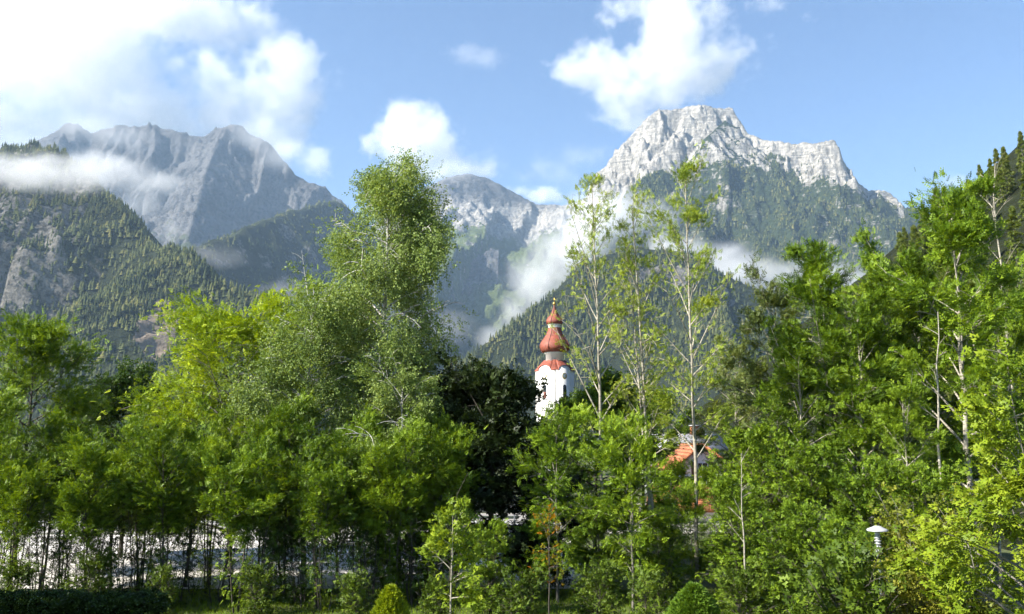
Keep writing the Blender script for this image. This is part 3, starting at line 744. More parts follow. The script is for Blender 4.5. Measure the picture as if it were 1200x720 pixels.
# ---- the wood on the right
big = []
for k, (seed, leaf, bark) in enumerate(((51, L_ashlight, B_pale), (52, L_ash, B_pale), (53, L_ashgrey, B_pale))):
    big.append(tree("ash_tree", 18.5, 3.7, leaf, bark, "ash", 0.35, (11500, 11500, 7000)[k], 0.22, ((0, .85), (.3, 1), (.6, .85), (.85, .5), (1, .15)), 36, 5, (25, 62), 0.12, 0.15, 0.012, lean=(0.03 * (k - 1), 0), jit=0.24, seed=seed))
used = set()
for i, (px, D, top, k, rz, lab) in enumerate((
        (905, 51, 318, 2, 0.3, "grey-green sparse ash, first of the right-hand wood"),
        (975, 48, 293, 0, 1.0, "bright green ash with a pointed crown, second in the right-hand wood"),
        (1035, 53, 330, 2, 2.0, "thin-leaved ash between the pointed bright ash and the tallest right ash"),
        (1088, 47, 268, 1, 3.0, "green ash just left of the tallest ash at the right"),
        (1134, 43, 214, 0, 4.1, "tallest ash at the right with two pale leaning stems"),
        (1060, 41, 420, 1, 5.2, "lower green ash in front of the right-hand wood"),
        (1180, 55, 300, 1, 0.8, "ash behind the tallest one, by the right picture edge"),
        (872, 58, 385, 2, 1.9, "dull slim ash right of the orange-roofed house"),
        (940, 46, 372, 1, 2.6, "green ash between the grey-green sparse ash and the pointed bright ash"),
        (1008, 45, 345, 0, 3.7, "bright ash between the pointed bright ash and the pale leaning trunk"),
        (1065, 50, 300, 0, 0.1, "bright ash rising left of the green ash near the tallest one"))):
    put(big[k], px, D, top, 18.5, rz=rz, label=lab, group="ashes of the right-hand wood", first=k not in used); used.add(k)
mid = tree("hazel_tree", 9.5, 3.5, L_ash, B_dark, "maple", 0.34, 8000, 0.08, ((0, .85), (.3, 1), (.6, .9), (.85, .65), (1, .3)), 36, 6, (15, 65), 0.15, 0.1, 0.015, jit=0.22, seed=55, stems=2, spread=0.3)
for i, (px, D, top, rz, lab) in enumerate((
        (893, 44, 500, 0.0, "dense dark green tree beside the dead slender stem"),
        (952, 41, 520, 1.1, "dense green tree under the pointed bright ash"),
        (1012, 38, 540, 2.3, "dense green tree behind the mushroom lamp"),
        (1078, 37, 545, 3.1, "dense green tree right of the mushroom lamp"),
        (930, 34, 590, 4.0, "low dark leafy tree between light green dome and mushroom lamp"),
        (985, 32, 610, 5.0, "low leafy tree left of the mushroom lamp"),
        (862, 40, 560, 5.7, "leafy tree below the orange-roofed house on its right"),
        (772, 42, 600, 0.7, "leafy low tree left of the light green dome"),
        (700, 43, 585, 1.5, "leafy low tree under the first thin ash"),
        (575, 40, 610, 2.7, "shaded leafy low tree right of the young bright maple"),
        (480, 44, 560, 3.9, "shaded leafy low tree behind the young bright maple"))):
    put(mid, px, D, top, 9.5, rz=rz, label=lab, group="dense leafy low trees", first=i == 0)
t = tree("maple_tree", 9.8, 4.4, L_maple, B_grey, "maple", 0.34, 9500, 0.05, ((0, .95), (.3, 1), (.6, .9), (.85, .6), (1, .2)), 40, 6, (5, 60), 0.2, 0.12, 0.012, jit=0.28, seed=61, tint_c=0.55)
put(t, 1200, 20.5, 432, 9.8, label="near yellow-green tree filling the lower right corner")
t = tree("shrub", 6.2, 2.4, L_yshrub, B_grey, "round", 0.30, 4200, 0.04, ((0, .8), (.4, 1), (.8, .7), (1, .3)), 34, 5, (30, 70), 0.15, 0.05, 0.02, jit=0.22, seed=62, stems=4, spread=0.5)
put(t, 1100, 27, 575, 6.2, label="yellowing shrub in front of the right-hand wood", cat="shrub")
put(t, 1048, 25, 640, 6.2, rz=2.0, label="yellowing shrub below the mushroom lamp at the lower right", cat="shrub", first=False)

# ---- shrubs along the foot of the picture
sh = tree("shrub", 2.6, 1.15, L_shrub, B_dark, "maple", 0.26, 1500, 0.05, ROUND, 22, 4, (20, 70), 0.15, 0.03, 0.02, jit=0.18, seed=65, stems=3, spread=0.6)
for i, (px, D, top, rz, lab) in enumerate((
        (30, 40, 655, 0, "dark leafy shrub under the saplings at the far left"), (112, 40.5, 640, 1, "dark leafy shrub above the hedge end, below the round dark tree"),
        (195, 40, 662, 2, "dark leafy shrub right of the hedge"), (312, 39.5, 660, 3, "dark leafy shrub under the yellow-green tree"),
        (430, 38, 668, 4, "shrub left of the golden conifer tip"), (520, 37, 672, 5, "shrub below the young bright maple"),
        (610, 36.5, 660, 6, "shrub below the autumn-leaved young tree"), (690, 37, 655, 7, "shrub at the foot of the first thin ash"),
        (752, 36, 668, 8, "shrub left of the light green dome"), (872, 34, 665, 9, "shrub right of the light green dome"),
        (1022, 24, 638, 10, "shrub in front of the mushroom lamp's post"), (985, 27, 668, 11, "shrub left of the mushroom lamp, by the bottom edge"))):
    put(sh, px, D, top, 2.6, rz=rz, label=lab, cat="shrub", group="shrubs under the trees", first=i == 0)

# thin young stems tangled in the shade of the row
ys = [tree("young_sapling", 4.6, 1.0, L_linden, B_dark, "maple", 0.24, 330, 0.12, ((0, .6), (.5, 1), (1, .5)), 9, 3, (25, 65), 0.1, 0.026, 0.02, jit=0.2, seed=66, stems=4, spread=0.7),
      tree("young_sapling", 5.2, 0.9, L_linden, B_dark, "ash", 0.26, 300, 0.25, ((0, .6), (.5, 1), (1, .5)), 8, 3, (30, 65), 0.1, 0.028, 0.02, jit=0.2, seed=67, stems=5, spread=0.8)]
rs2 = random.Random(12)
for i in range(26):
    k = i % 2; o = ys[k] if i < 2 else copy_tree(ys[k])
    px = -15 + i * 21.5 + rs2.uniform(-8, 8); D = rs2.uniform(40.5, 46); sc_ = rs2.uniform(0.7, 1.1)
    o.location = (wx(px, 509, D), D, -0.05); o.scale = (sc_, sc_, sc_ * rs2.uniform(0.9, 1.1)); o.rotation_euler = (0, 0, rs2.uniform(0, 6))
    tag(o, "thin dark sapling in the tangle of stems in front of the car park", "sapling", "thin dark saplings in front of the car park")
# unseen trees added beyond the left edge to shade the foot of the saplings
for i, (x, y, h_) in enumerate(((-26, 30.5, 13), (-34, 30, 13.5), (-42, 31, 14), (-51, 33, 15))):
    o = copy_tree(lind0); sc_ = h_ / TOP[lind0.name]; o.location = (x, y, -0.05); o.scale = (sc_,) * 3; o.rotation_euler = (0, 0, i * 1.1)
    tag(o, "tall leafy tree added unseen beyond the left picture edge to shade the saplings", "tree", "added shade trees beyond the left picture edge")

# ---- clipped conifers and hedge
def conifer_bush(name, H, Rc, leaf, n, prof, size, seed, up=1.2):
    r = np.random.default_rng(seed); root = empty(name, (0, 0, 0))
    tb = Tubes(); tb.add([(0, 0, -0.1), (0, 0, H * 0.5), (0, 0, H * 0.92)], [0.06, 0.04, 0.01], 6); tb.build("trunk", B_dark, root)
    e = np.array(prof).T
    tt = r.random(n) ** 0.8; az = r.uniform(0, 6.28, n)
    rr = np.interp(tt, e[0], e[1]) * Rc * np.sqrt(r.uniform(0.35, 1.0, n)) * (1 + 0.10 * np.sin(3 * az + 7 * tt))
    P = np.stack([rr * np.cos(az), rr * np.sin(az), 0.1 + tt * (H - 0.2)], 1)
    D = np.stack([np.cos(az) * 0.7, np.sin(az) * 0.7, np.full(n, up)], 1)
    sprays(r, P, D, "thuja", size, 0.45 + 0.2 * r.standard_normal(n), 0.3, 0.3, "crown", leaf, root)
    return root
t = conifer_bush("golden_conifer", 3.6, 0.75, L_golden, 5200, ((0, .9), (.4, 1), (.75, .7), (.92, .35), (1, .05)), 0.20, 71)
put(t, 462, 26, 684, 3.6, label="golden conifer tip poking up at the bottom edge", cat="shrub")
t = conifer_bush("dome_conifer", 3.9, 0.95, L_thuja, 9000, ((0, 1), (.5, 1), (.75, .78), (.9, .48), (1, .08)), 0.15, 72, 0.5)
put(t, 808, 24, 680, 3.9, label="light green domed conifer at the bottom edge under the longest thin trunk", cat="shrub")

r_ = np.random.default_rng(81); hroot = empty("hedge", (wx(78, 700, 33.5), 33.5, 0))
n = 9000; hx = r_.uniform(-4.6, 3.6, n); hy = r_.uniform(-0.7, 0.7, n); top = 1.95 + 0.16 * fbm(hx / 0.9, hy / 0.9, 3, 3)
hz = top * np.sqrt(r_.random(n)); 
sprays(r_, np.stack([hx, hy, hz], 1), np.stack([0.3 * r_.standard_normal(n), np.where(hy < 0, -0.7, 0.7), np.full(n, 0.6)], 1), "round", 0.24, 0.45 + 0.24 * r_.standard_normal(n), 0.6, 0.6, "foliage", L_hedge, hroot)
tb = Tubes()
for k in range(16): tb.add([(-4.4 + k * 0.52, 0.1 * (-1) ** k, -0.1), (-4.4 + k * 0.52 + 0.05, 0, 1.2)], [0.03, 0.012], 5)
tb.build("stems", B_dark, hroot)
tag(hroot, "dark clipped hedge along the bottom edge at the left", "hedge")

# ---- dead and bare stems
def bare(name, H, seed, bark, n=9, reach=1.6, lean=(0, 0), r0=0.07, upw=(30, 60), cbase=0.45):
    r = np.random.default_rng(seed); root = empty(name, (0, 0, 0)); tb = Tubes(); lm = Tubes()
    t = np.linspace(0, 1, 12); w = np.cumsum(r.standard_normal((12, 2)), 0) * 0.006 * H
    tr = np.stack([w[:, 0] - w[0, 0] + lean[0] * H * t, w[:, 1] - w[0, 1] + lean[1] * H * t, H * t - 0.1 * (t == 0)], 1)
    tb.add(tr, r0 * (1 - 0.88 * t) + 0.006, 7)
    for i in range(n):
        tq = cbase + (0.98 - cbase) * (i + r.random()) / n; st = np.array([np.interp(tq, t, tr[:, c]) for c in range(3)])
        az = r.uniform(0, 6.28); L = reach * r.uniform(0.5, 1.1) * (1.2 - 0.7 * tq); el = R(r.uniform(*upw)); u = np.linspace(0, 1, 5)
        p = st + np.stack([L * u * math.cos(az), L * u * math.sin(az), L * (math.tan(el) * u - 0.2 * u * u)], 1)
        lm.add(p, 0.022 * (1 - 0.8 * u) + 0.004, 4)
        for q in range(3):
            k = r.integers(1, 4); a2 = az + r.normal(0, 0.8); l2 = L * 0.4
            lm.add(p[k] + np.stack([l2 * u * math.cos(a2), l2 * u * math.sin(a2), l2 * u * math.tan(el)], 1), 0.010 * (1 - 0.7 * u) + 0.003, 3)
    tb.build("trunk", bark, root); lm.build("branches", bark, root)["kind"] = "stuff"
    return root
t = bare("dead_tree", 9.0, 91, B_pale, 7, 1.0, (0.0, 0), 0.06)
put(t, 868, 38, 530, 9.0, label="slender bare stem standing in front of the dense dark tree", cat="dead tree")
t = bare("dead_tree", 15, 92, B_pale, 9, 1.8, (0.10, 0), 0.09, (20, 55))
put(t, 1158, 46, 372, 15, label="bleached dead tree leaning right at the right edge", cat="dead tree")
t = bare("dead_tree", 22, 93, B_pale, 16, 2.2, (-0.03, 0), 0.13, (35, 65), 0.5)
put(t, 1196, 58, 190, 22, label="tall bare grey tree at the right edge before the wooded slope", cat="dead tree")
t = bare("dead_tree", 16.5, 94, B_pale, 6, 1.4, (0.055, 0), 0.12, (30, 60), 0.6)
put(t, 1094, 40, 365, 16.5, label="pale leaning trunk inside the tallest right ash", cat="dead tree")

# ---- wooded slope at the right
XG, YG = grid(30, 330, 55, 330, 70, 70)
ZG = 0.8 * np.maximum(XG - (33 + 0.05 * YG), 0) + 2.0 * fbm(XG / 30, YG / 30, 99, 4) * ss(0, 20, XG - 38 - 0.05 * YG) - 0.3
terrain("hill", XG, YG, ZG, M_rock_hill, "steep wooded slope at the right edge", np.ones_like(XG), cat="hill")
def zg(x, y):
    i = np.clip((x - 30) / 300 * 69, 0, 68); j = np.clip((y - 55) / 275 * 69, 0, 68)
    return float(ZG[int(j), int(i)])
sp = tree("spruce_tree", 20, 3.1, L_spruce, B_grey, "needle", 0.8, 5200, 0.10, ((0, 1), (.3, .85), (.6, .55), (1, .06)), 60, 5, (-8, 30), 0.25, 0.2, 0.004, jit=0.14, seed=97, up_bias=1.2)
rs = random.Random(5); nth = ["lowest", "second", "third", "fourth", "fifth", "sixth", "seventh", "eighth", "ninth", "tenth", "eleventh", "twelfth", "thirteenth", "fourteenth", "fifteenth", "sixteenth", "seventeenth", "eighteenth", "nineteenth", "twentieth"]
pts = sorted([(rs.uniform(1070, 1240), 72 + 190 * rs.random() ** 1.4) for k in range(48)], key=lambda p: p[0])
for i, (px, D) in enumerate(pts):
    x = wx(px, 400, D)
    o = put(sp, px, D, s=rs.uniform(0.6, 0.95) * (0.8 if px > 1165 else 1.0), rz=rs.uniform(0, 6), cat="tree", group="spruces on the wooded slope", first=i == 0, z=zg(x, D),
            label="olive spruce among the crowded spruces of the steep wooded slope at the right edge")

# ---- trees of the village beyond the car park
bg = [tree("broadleaf_tree", 13, 3.6, L_shrub, B_dark, "round", 0.55, 3800, 0.15, ROUND, 26, 5, (10, 62), 0.12, 0.18, 0.012, jit=0.4, seed=101),
      tree("broadleaf_tree", 14, 3.2, L_ash, B_dark, "round", 0.55, 3600, 0.15, OVAL, 26, 5, (10, 62), 0.12, 0.18, 0.012, jit=0.4, seed=102)]
used = set()
for i, (px, D, top, k, lab) in enumerate((
        (-10, 98, 452, 0, "village tree beyond the car park at the far left edge"), (95, 105, 455, 1, "village tree behind the gap left of the round dark tree"),
        (190, 110, 448, 0, "village tree between round dark tree and yellow-green tree"), (345, 100, 455, 1, "village tree behind the shorter birch"),
        (420, 112, 470, 0, "village tree behind the tallest birch's foot"), (505, 105, 452, 1, "village tree seen right of the low weeping birch"),
        (612, 120, 490, 0, "village tree at the left foot of the church tower"), (638, 112, 492, 1, "village tree straight in front of the church tower's foot"), (668, 135, 468, 1, "village tree at the right foot of the church tower"),
        (735, 100, 486, 0, "dark village tree behind the leafy tree right of the church"), (800, 140, 500, 1, "village tree behind the grey-roofed house"),
        (862, 120, 492, 0, "village tree right of the chimney"), (925, 110, 470, 1, "village tree behind the first ash of the right-hand wood"),
        (1000, 115, 455, 0, "village tree behind the pointed bright ash"), (1070, 100, 440, 1, "village tree behind the right-hand wood"),
        (560, 150, 478, 1, "distant village tree left of the church tower"), (250, 125, 462, 1, "village tree hidden behind the yellow-green tree"))):
    put(bg[k], px, D, top, (13, 14)[k], rz=i * 1.3, label=lab, group="village trees beyond the car park", first=k not in used); used.add(k)

# ---- grass
def grass_field(name, x0, x1, y0, y1, n, label, seed):
    r = np.random.default_rng(seed)
    x = r.uniform(x0, x1, n); y = r.uniform(y0, y1, n); h = r.uniform(0.10, 0.28, n); a = r.uniform(0, 6.28, n)
    w = 0.012; lx, ly = r.normal(0, 0.08, n), r.normal(0, 0.08, n)
    z0 = np.full(n, -0.05)
    V = np.stack([np.stack([x - w * np.cos(a), y - w * np.sin(a), z0], 1), np.stack([x + w * np.cos(a), y + w * np.sin(a), z0], 1), np.stack([x + lx, y + ly, z0 + h], 1)], 1).reshape(-1, 3)
    o = mesh_np(name, V, np.arange(3 * n).reshape(-1, 3), L_ashlight, tint=np.clip(0.5 + 0.25 * r.standard_normal(n), 0, 1))
    tag(o, label, "grass", kind="stuff")
grass_field("grass", -20, 14, 34.5, 46.3, 45000, "rough grass strip between hedge and car park", 111)
CLOUDS = True

# ------------------------------------------------------------------ church tower
M_white = plain_mat("white_render", (0.76, 0.745, 0.71), 0.85, 0.10, 0.35, bmp=0.01)
M_red = plain_mat("red_sheet_roof", (0.235, 0.060, 0.034), 0.68, 0.35, 1.4)
M_gold = plain_mat("gilt", (0.75, 0.50, 0.12), 0.35, 0.1, 4, metal=0.9)
M_shut = plain_mat("red_brown_louvre", (0.26, 0.10, 0.07), 0.7, 0.2, 4)
M_glassd = plain_mat("dark_glass", (0.03, 0.035, 0.04), 0.12, 0.2, 1)
M_tile = plain_mat("orange_roof_tile", (0.36, 0.125, 0.055), 0.85, 0.25, 1.2, bmp=0.02)
M_greyroof = plain_mat("grey_sheet_roof", (0.34, 0.34, 0.35), 0.4, 0.12, 0.8)
M_darkwood = plain_mat("dark_wood", (0.07, 0.045, 0.03), 0.8, 0.3, 3)
M_steel = plain_mat("light_grey_steel", (0.55, 0.56, 0.57), 0.35, 0.08, 3, metal=0.3)

def lathe(name, prof, sides, mat, parent, rot=0.0, smooth=False, cap=True, at=(0, 0, 0)):
    a = np.linspace(0, 2 * np.pi, sides, endpoint=False) + rot
    V = np.concatenate([np.stack([at[0] + rr * np.cos(a), at[1] + rr * np.sin(a), np.full(sides, at[2] + z)], 1) for rr, z in prof])
    F = []
    m = len(prof); i = np.arange(m - 1)[:, None] * sides; k = np.arange(sides)[None]; k2 = (k + 1) % sides
    faces = [np.stack([i + k, i + k2, i + sides + k2, i + sides + k], 2).reshape(-1, 4)]
    if cap: faces += [np.arange(sides)[::-1][None], (np.arange(sides) + (m - 1) * sides)[None]]
    return mesh_np(name, V, faces, mat, parent, smooth=smooth)

TD = 170.0
ct = empty("church_tower", (wx(651, 430, TD), TD + 3, 0), R(-5)); ct.rotation_euler[2] = R(-49)
S = 2.8                                                   # half side
zb = hgt(434, TD); k = TD / FOC
# body: each wall rises to a rounded gable over its clock
wallprof = [(-S, 0), (S, 0), (S, zb)] + [(S * 0.62 * math.cos(a), zb + 0.02 + 1.05 * math.sin(a)) for a in np.linspace(0.0, math.pi, 13)] + [(-S, zb)]
for q in range(4):
    c, s = math.cos(q * math.pi / 2), math.sin(q * math.pi / 2)
    fr = np.array([(u * c - (-S) * s, u * s + (-S) * c, z) for u, z in wallprof]); bk = np.array([(u * c - (-S + 0.4) * s, u * s + (-S + 0.4) * c, z) for u, z in wallprof])
    nn = len(wallprof); f0 = np.arange(nn)[None]; f1 = (np.arange(nn)[::-1] + nn)[None]
    i = np.arange(nn); j = (i + 1) % nn
    w = mesh_np("wall", np.concatenate([fr, bk]), [f0, f1, np.stack([i, i + nn, j + nn, j], 1)], M_white, ct)
    def P3(u, z, off): return (u * c - (-S - off) * s, u * s + (-S - off) * c, z)
    def plate(name, pts, mat, off, par, th=0.06):
        a = np.array([P3(u, z, off) for u, z in pts]); b = np.array([P3(u, z, off - th) for u, z in pts]); m = len(pts); i = np.arange(m); j = (i + 1) % m
        return mesh_np(name, np.concatenate([a, b]), [i[None], (i[::-1] + m)[None], np.stack([i, i + m, j + m, j], 1)], mat, par)
    disc = lambda cx_, cz_, rr, n=20: [(cx_ + rr * math.cos(t), cz_ + rr * math.sin(t)) for t in np.linspace(0, 2 * math.pi, n, endpoint=False)]
    cz = hgt(440.5, TD)
    clock = plate("clock_face", disc(0, cz, 0.62), M_gold, 0.05, ct); plate("dial", disc(0, cz, 0.42), M_white, 0.075, clock, 0.03)
    plate("clock_hand", [(-0.05, cz), (0.05, cz), (0.03, cz + 0.36), (-0.03, cz + 0.36)], M_gold, 0.10, clock, 0.02)
    plate("clock_hand", [(0, cz - 0.05), (0.28, cz + 0.12), (0.26, cz + 0.18), (-0.02, cz + 0.05)], M_gold, 0.11, clock, 0.02)
    z0, z1 = hgt(467, TD), hgt(450.5, TD)
    win = plate("belfry_window", [(-0.45, z0), (0.45, z0), (0.45, z1 - 0.5)] + [(0.45 * math.cos(t), z1 - 0.5 + 0.5 * math.sin(t)) for t in np.linspace(0.3, 2.84, 7)] + [(-0.45, z1 - 0.5)], M_glassd, 0.03, ct, 0.1)
    plate("sill", [(-0.75, z0 - 0.22), (0.75, z0 - 0.22), (0.75, z0), (-0.75, z0)], M_white, 0.16, win, 0.2)
    for m in range(5): plate("louvre", [(-0.4, z0 + 0.08 + m * 0.26), (0.4, z0 + 0.08 + m * 0.26), (0.4, z0 + 0.24 + m * 0.26), (-0.4, z0 + 0.24 + m * 0.26)], M_shut, 0.08, win, 0.05)
    plate("string_course", [(-S - 0.12, z0 - 2.4), (S + 0.12, z0 - 2.4), (S + 0.12, z0 - 2.1), (-S - 0.12, z0 - 2.1)], M_white, 0.12, ct, 0.15)
    # curved cap roof over the gable and hip between
    arc = [(S * 0.66 * math.cos(a), zb - 0.02 + 1.14 * math.sin(a)) for a in np.linspace(0.0, math.pi, 13)]
    out = [(S + 0.2, zb - 0.08)] + [(S + 0.1, zb + 0.06)] + arc + [(-S - 0.1, zb + 0.06)] + [(-S - 0.2, zb - 0.08)]
    zr = hgt(420, TD)
    lo_ = np.array([P3(u, z, 0.16) for u, z in out]); hi_ = np.array([P3(u * 0.52, max(zr - 0.25 * abs(u) / S, z + 0.3) if abs(u) < S else zr - 0.15, 0.28 - S * 0.55) for u, z in out])
    m = len(out); i = np.arange(m - 1)
    mesh_np("lower_roof", np.concatenate([lo_, hi_]), np.stack([i, i + m, i + m + 1, i + 1], 1), M_red, ct)
d2 = lambda py: hgt(py, TD)
O8 = math.pi / 8
lathe("drum", [(1.95, d2(424)), (1.95, d2(413.5)), (2.25, d2(413)), (2.25, d2(411.5))], 8, M_white, ct, O8)
px_ = lambda w: w * k / 2 / 0.96
ONION = [(px_(29), d2(411.6)), (px_(34), d2(409.5)), (px_(36.5), d2(406)), (px_(36), d2(403)), (px_(32), d2(399)), (px_(26), d2(395)), (px_(21), d2(391)), (px_(17.5), d2(387)), (px_(15.5), d2(383.5)), (px_(15), d2(382))]
lathe("onion_dome", ONION, 8, M_red, ct, O8)
lathe("lantern", [(px_(15.5), d2(382.4)), (px_(15), d2(381)), (px_(14), d2(379.5)), (px_(17), d2(378.6)), (px_(17), d2(378))], 8, M_white, ct, O8)
SMALL = [(px_(17.5), d2(378.2)), (px_(20), d2(376.5)), (px_(20.2), d2(374)), (px_(17), d2(371)), (px_(11.5), d2(368)), (px_(7.5), d2(364.5)), (px_(4.5), d2(361)), (px_(2), d2(357)), (px_(1), d2(355))]
lathe("small_onion_dome", SMALL, 8, M_red, ct, O8)
lathe("ball", [(0.02, d2(355.5))] + [(0.34 * math.sin(a), d2(355.5) + 0.34 - 0.34 * math.cos(a)) for a in np.linspace(0.3, 2.9, 9)] + [(0.02, d2(355.5) + 0.68)], 12, M_gold, ct, 0, True)
def ribs(dome, prof):
    for q in range(8):
        a = O8 + q * math.pi / 4; tb_ = Tubes(); tb_.add([(rr * math.cos(a), rr * math.sin(a), z) for rr, z in prof], [0.07] * len(prof), 4); tb_.build("rib", M_ribred, dome)
M_ribred = plain_mat("dark_red_seam", (0.13, 0.035, 0.022), 0.5, 0.2, 2)
ribs([o for o in ct.children if o.name.startswith("onion_dome")][0], ONION); ribs([o for o in ct.children if o.name.startswith("small_onion")][0], SMALL)
cr = box_obj("cross", (-0.05, -0.05, d2(355.5) + 0.6), (0.05, 0.05, d2(355.5) + 1.7), M_gold, ct)
box_obj("cross_arm", (-0.35, -0.045, d2(355.5) + 1.2), (0.35, 0.045, d2(355.5) + 1.3), M_gold, cr)
tag(ct, "white church tower with red double onion dome", "church tower")

# ------------------------------------------------------------------ houses
def house(px0, px1, D, depth, py_eave, py_ridge, roofmat, label, wall=M_white, rz=0.0, wins=((0.25, 0.5), (0.5, 0.5), (0.75, 0.5)), gable_front=False, chimney=None):
    x0, x1 = wx(px0, 509, D), wx(px1, 509, D); wdt = x1 - x0; h = hgt(py_eave, D); hr = hgt(py_ridge, D)
    root = empty("house", ((x0 + x1) / 2, D, 0), rz); a = wdt / 2; ov = 0.7
    for nm, lo, hi in (("wall", (-a, 0, -0.3), (a, 0.3, h)), ("wall", (-a, depth - 0.3, -0.3), (a, depth, h)), ("wall", (-a, 0.3, -0.3), (-a + 0.3, depth - 0.3, h)), ("wall", (a - 0.3, 0.3, -0.3), (a, depth - 0.3, h))):
        box_obj(nm, lo, hi, wall, root)
    th = 0.25
    if gable_front:
        for s in (-1, 1):
            V = np.array([(s * (a + ov), -ov, h - ov * (hr - h) / a), (s * (a + ov), depth + ov, h - ov * (hr - h) / a), (0, depth + ov, hr), (0, -ov, hr)])
            V = np.concatenate([V, V + np.array([0, 0, th])]); V[[2, 3, 6, 7], 0] += 0.0
            rf = mesh_np("roof", V, np.array([(0, 1, 2, 3), (7, 6, 5, 4), (0, 4, 5, 1), (1, 5, 6, 2), (2, 6, 7, 3), (3, 7, 4, 0)]), roofmat, root)
            tile_rows(rf, V[4:], roofmat)
        for y in (0.0, depth - 0.3):
            V = np.array([(-a, y, h), (a, y, h), (0, y, hr), (-a, y + 0.3, h), (a, y + 0.3, h), (0, y + 0.3, hr)])
            mesh_np("gable", V, [np.array([(0, 1, 2), (5, 4, 3)]), np.array([(0, 3, 4, 1), (1, 4, 5, 2), (2, 5, 3, 0)])], wall, root)
    else:
        for (y0, ym) in ((-ov, depth / 2), (depth + ov, depth / 2)):
            dz = ov * (hr - h) / (depth / 2)
            V = np.array([(-a - ov, y0, h - dz), (a + ov, y0, h - dz), (a + ov, ym, hr), (-a - ov, ym, hr)]); V = np.concatenate([V, V + np.array([0, 0, th])])
            rf = mesh_np("roof", V, np.array([(0, 1, 2, 3), (7, 6, 5, 4), (0, 4, 5, 1), (1, 5, 6, 2), (2, 6, 7, 3), (3, 7, 4, 0)]), roofmat, root)
            if y0 < 0: tile_rows(rf, V[4:], roofmat)
        for s in (-1, 1):
            xx = s * a - (0.3 if s > 0 else 0)
            V = np.array([(xx, 0, h), (xx, depth, h), (xx, depth / 2, hr), (xx + 0.3, 0, h), (xx + 0.3, depth, h), (xx + 0.3, depth / 2, hr)])
            mesh_np("gable", V, [np.array([(0, 2, 1), (3, 4, 5)]), np.array([(0, 1, 4, 3), (1, 2, 5, 4), (2, 0, 3, 5)])], wall, root)
    for (u, v) in wins:
        xx = -a + u * wdt; zz = v * h
        w = box_obj("window", (xx - 0.55, -0.04, zz - 0.7), (xx + 0.55, 0.05, zz + 0.7), M_white, root)
        box_obj("pane", (xx - 0.44, -0.07, zz - 0.58), (xx - 0.03, -0.03, zz + 0.58), M_glassd, w); box_obj("pane", (xx + 0.03, -0.07, zz - 0.58), (xx + 0.44, -0.03, zz + 0.58), M_glassd, w)
        box_obj("sill", (xx - 0.7, -0.18, zz - 0.82), (xx + 0.7, 0.05, zz - 0.72), M_conc, w)
        for s in (-1, 1): box_obj("shutter", (xx + s * 0.85 - 0.27, -0.07, zz - 0.7), (xx + s * 0.85 + 0.27, -0.01, zz + 0.7), M_darkwood, w)
    if chimney:
        cx_ = wx(chimney, 509, D) - root.location.x
        c_ = box_obj("chimney", (cx_ - 0.55, depth * 0.5 - 0.5, hr - 1.2), (cx_ + 0.55, depth * 0.5 + 0.5, hr + 1.3), M_tile, root, 0.03)
        box_obj("chimney_cap", (cx_ - 0.7, depth * 0.5 - 0.65, hr + 1.3), (cx_ + 0.7, depth * 0.5 + 0.65, hr + 1.42), M_greyroof, c_)
    tag(root, label, "house"); return root
def tile_rows(rf, V, mat, n=11):
    """raised tile courses along a roof slope; V = eave-left, eave-right, ridge-right, ridge-left"""
    V = np.asarray(V); 
    for k in range(n):
        a, b = k / n, (k + 0.93) / n
        q = np.array([V[0] + (V[3] - V[0]) * a, V[1] + (V[2] - V[1]) * a, V[1] + (V[2] - V[1]) * b, V[0] + (V[3] - V[0]) * b])
        up = np.array([0, 0, 0.09]); top = q + np.array([[0, 0, .1], [0, 0, .1], [0, 0, .03], [0, 0, .03]])
        mesh_np("tile_course", np.concatenate([q + [0, 0, 0.004], top]), np.array([(4, 5, 6, 7), (0, 1, 5, 4), (1, 2, 6, 5), (2, 3, 7, 6), (3, 0, 4, 7)]), mat, rf)
hA = house(778, 866, 86, 9.0, 556, 523, M_tile, "house with bright orange tiled gable roof behind the thin ashes", gable_front=True, wins=((0.5, 1.12), (0.3, 0.75), (0.7, 0.75), (0.3, 0.3), (0.7, 0.3)))
x0 = wx(778, 509, 86); 
porch = house(770, 860, 80, 2.4, 590, 573, M_tile, "low porch building with orange tiles in front of the orange-roofed house", wins=())
hB = house(764, 845, 112, 9.0, 526, 511, M_greyroof, "grey-roofed house with a red chimney behind the orange roof", chimney=823)
hC = house(372, 440, 104, 10, 556, 532, M_greyroof, "white house glimpsed behind the saplings below the birches", wins=((0.2, 0.35), (0.4, 0.35), (0.6, 0.35), (0.8, 0.35), (0.3, 0.75), (0.7, 0.75)))

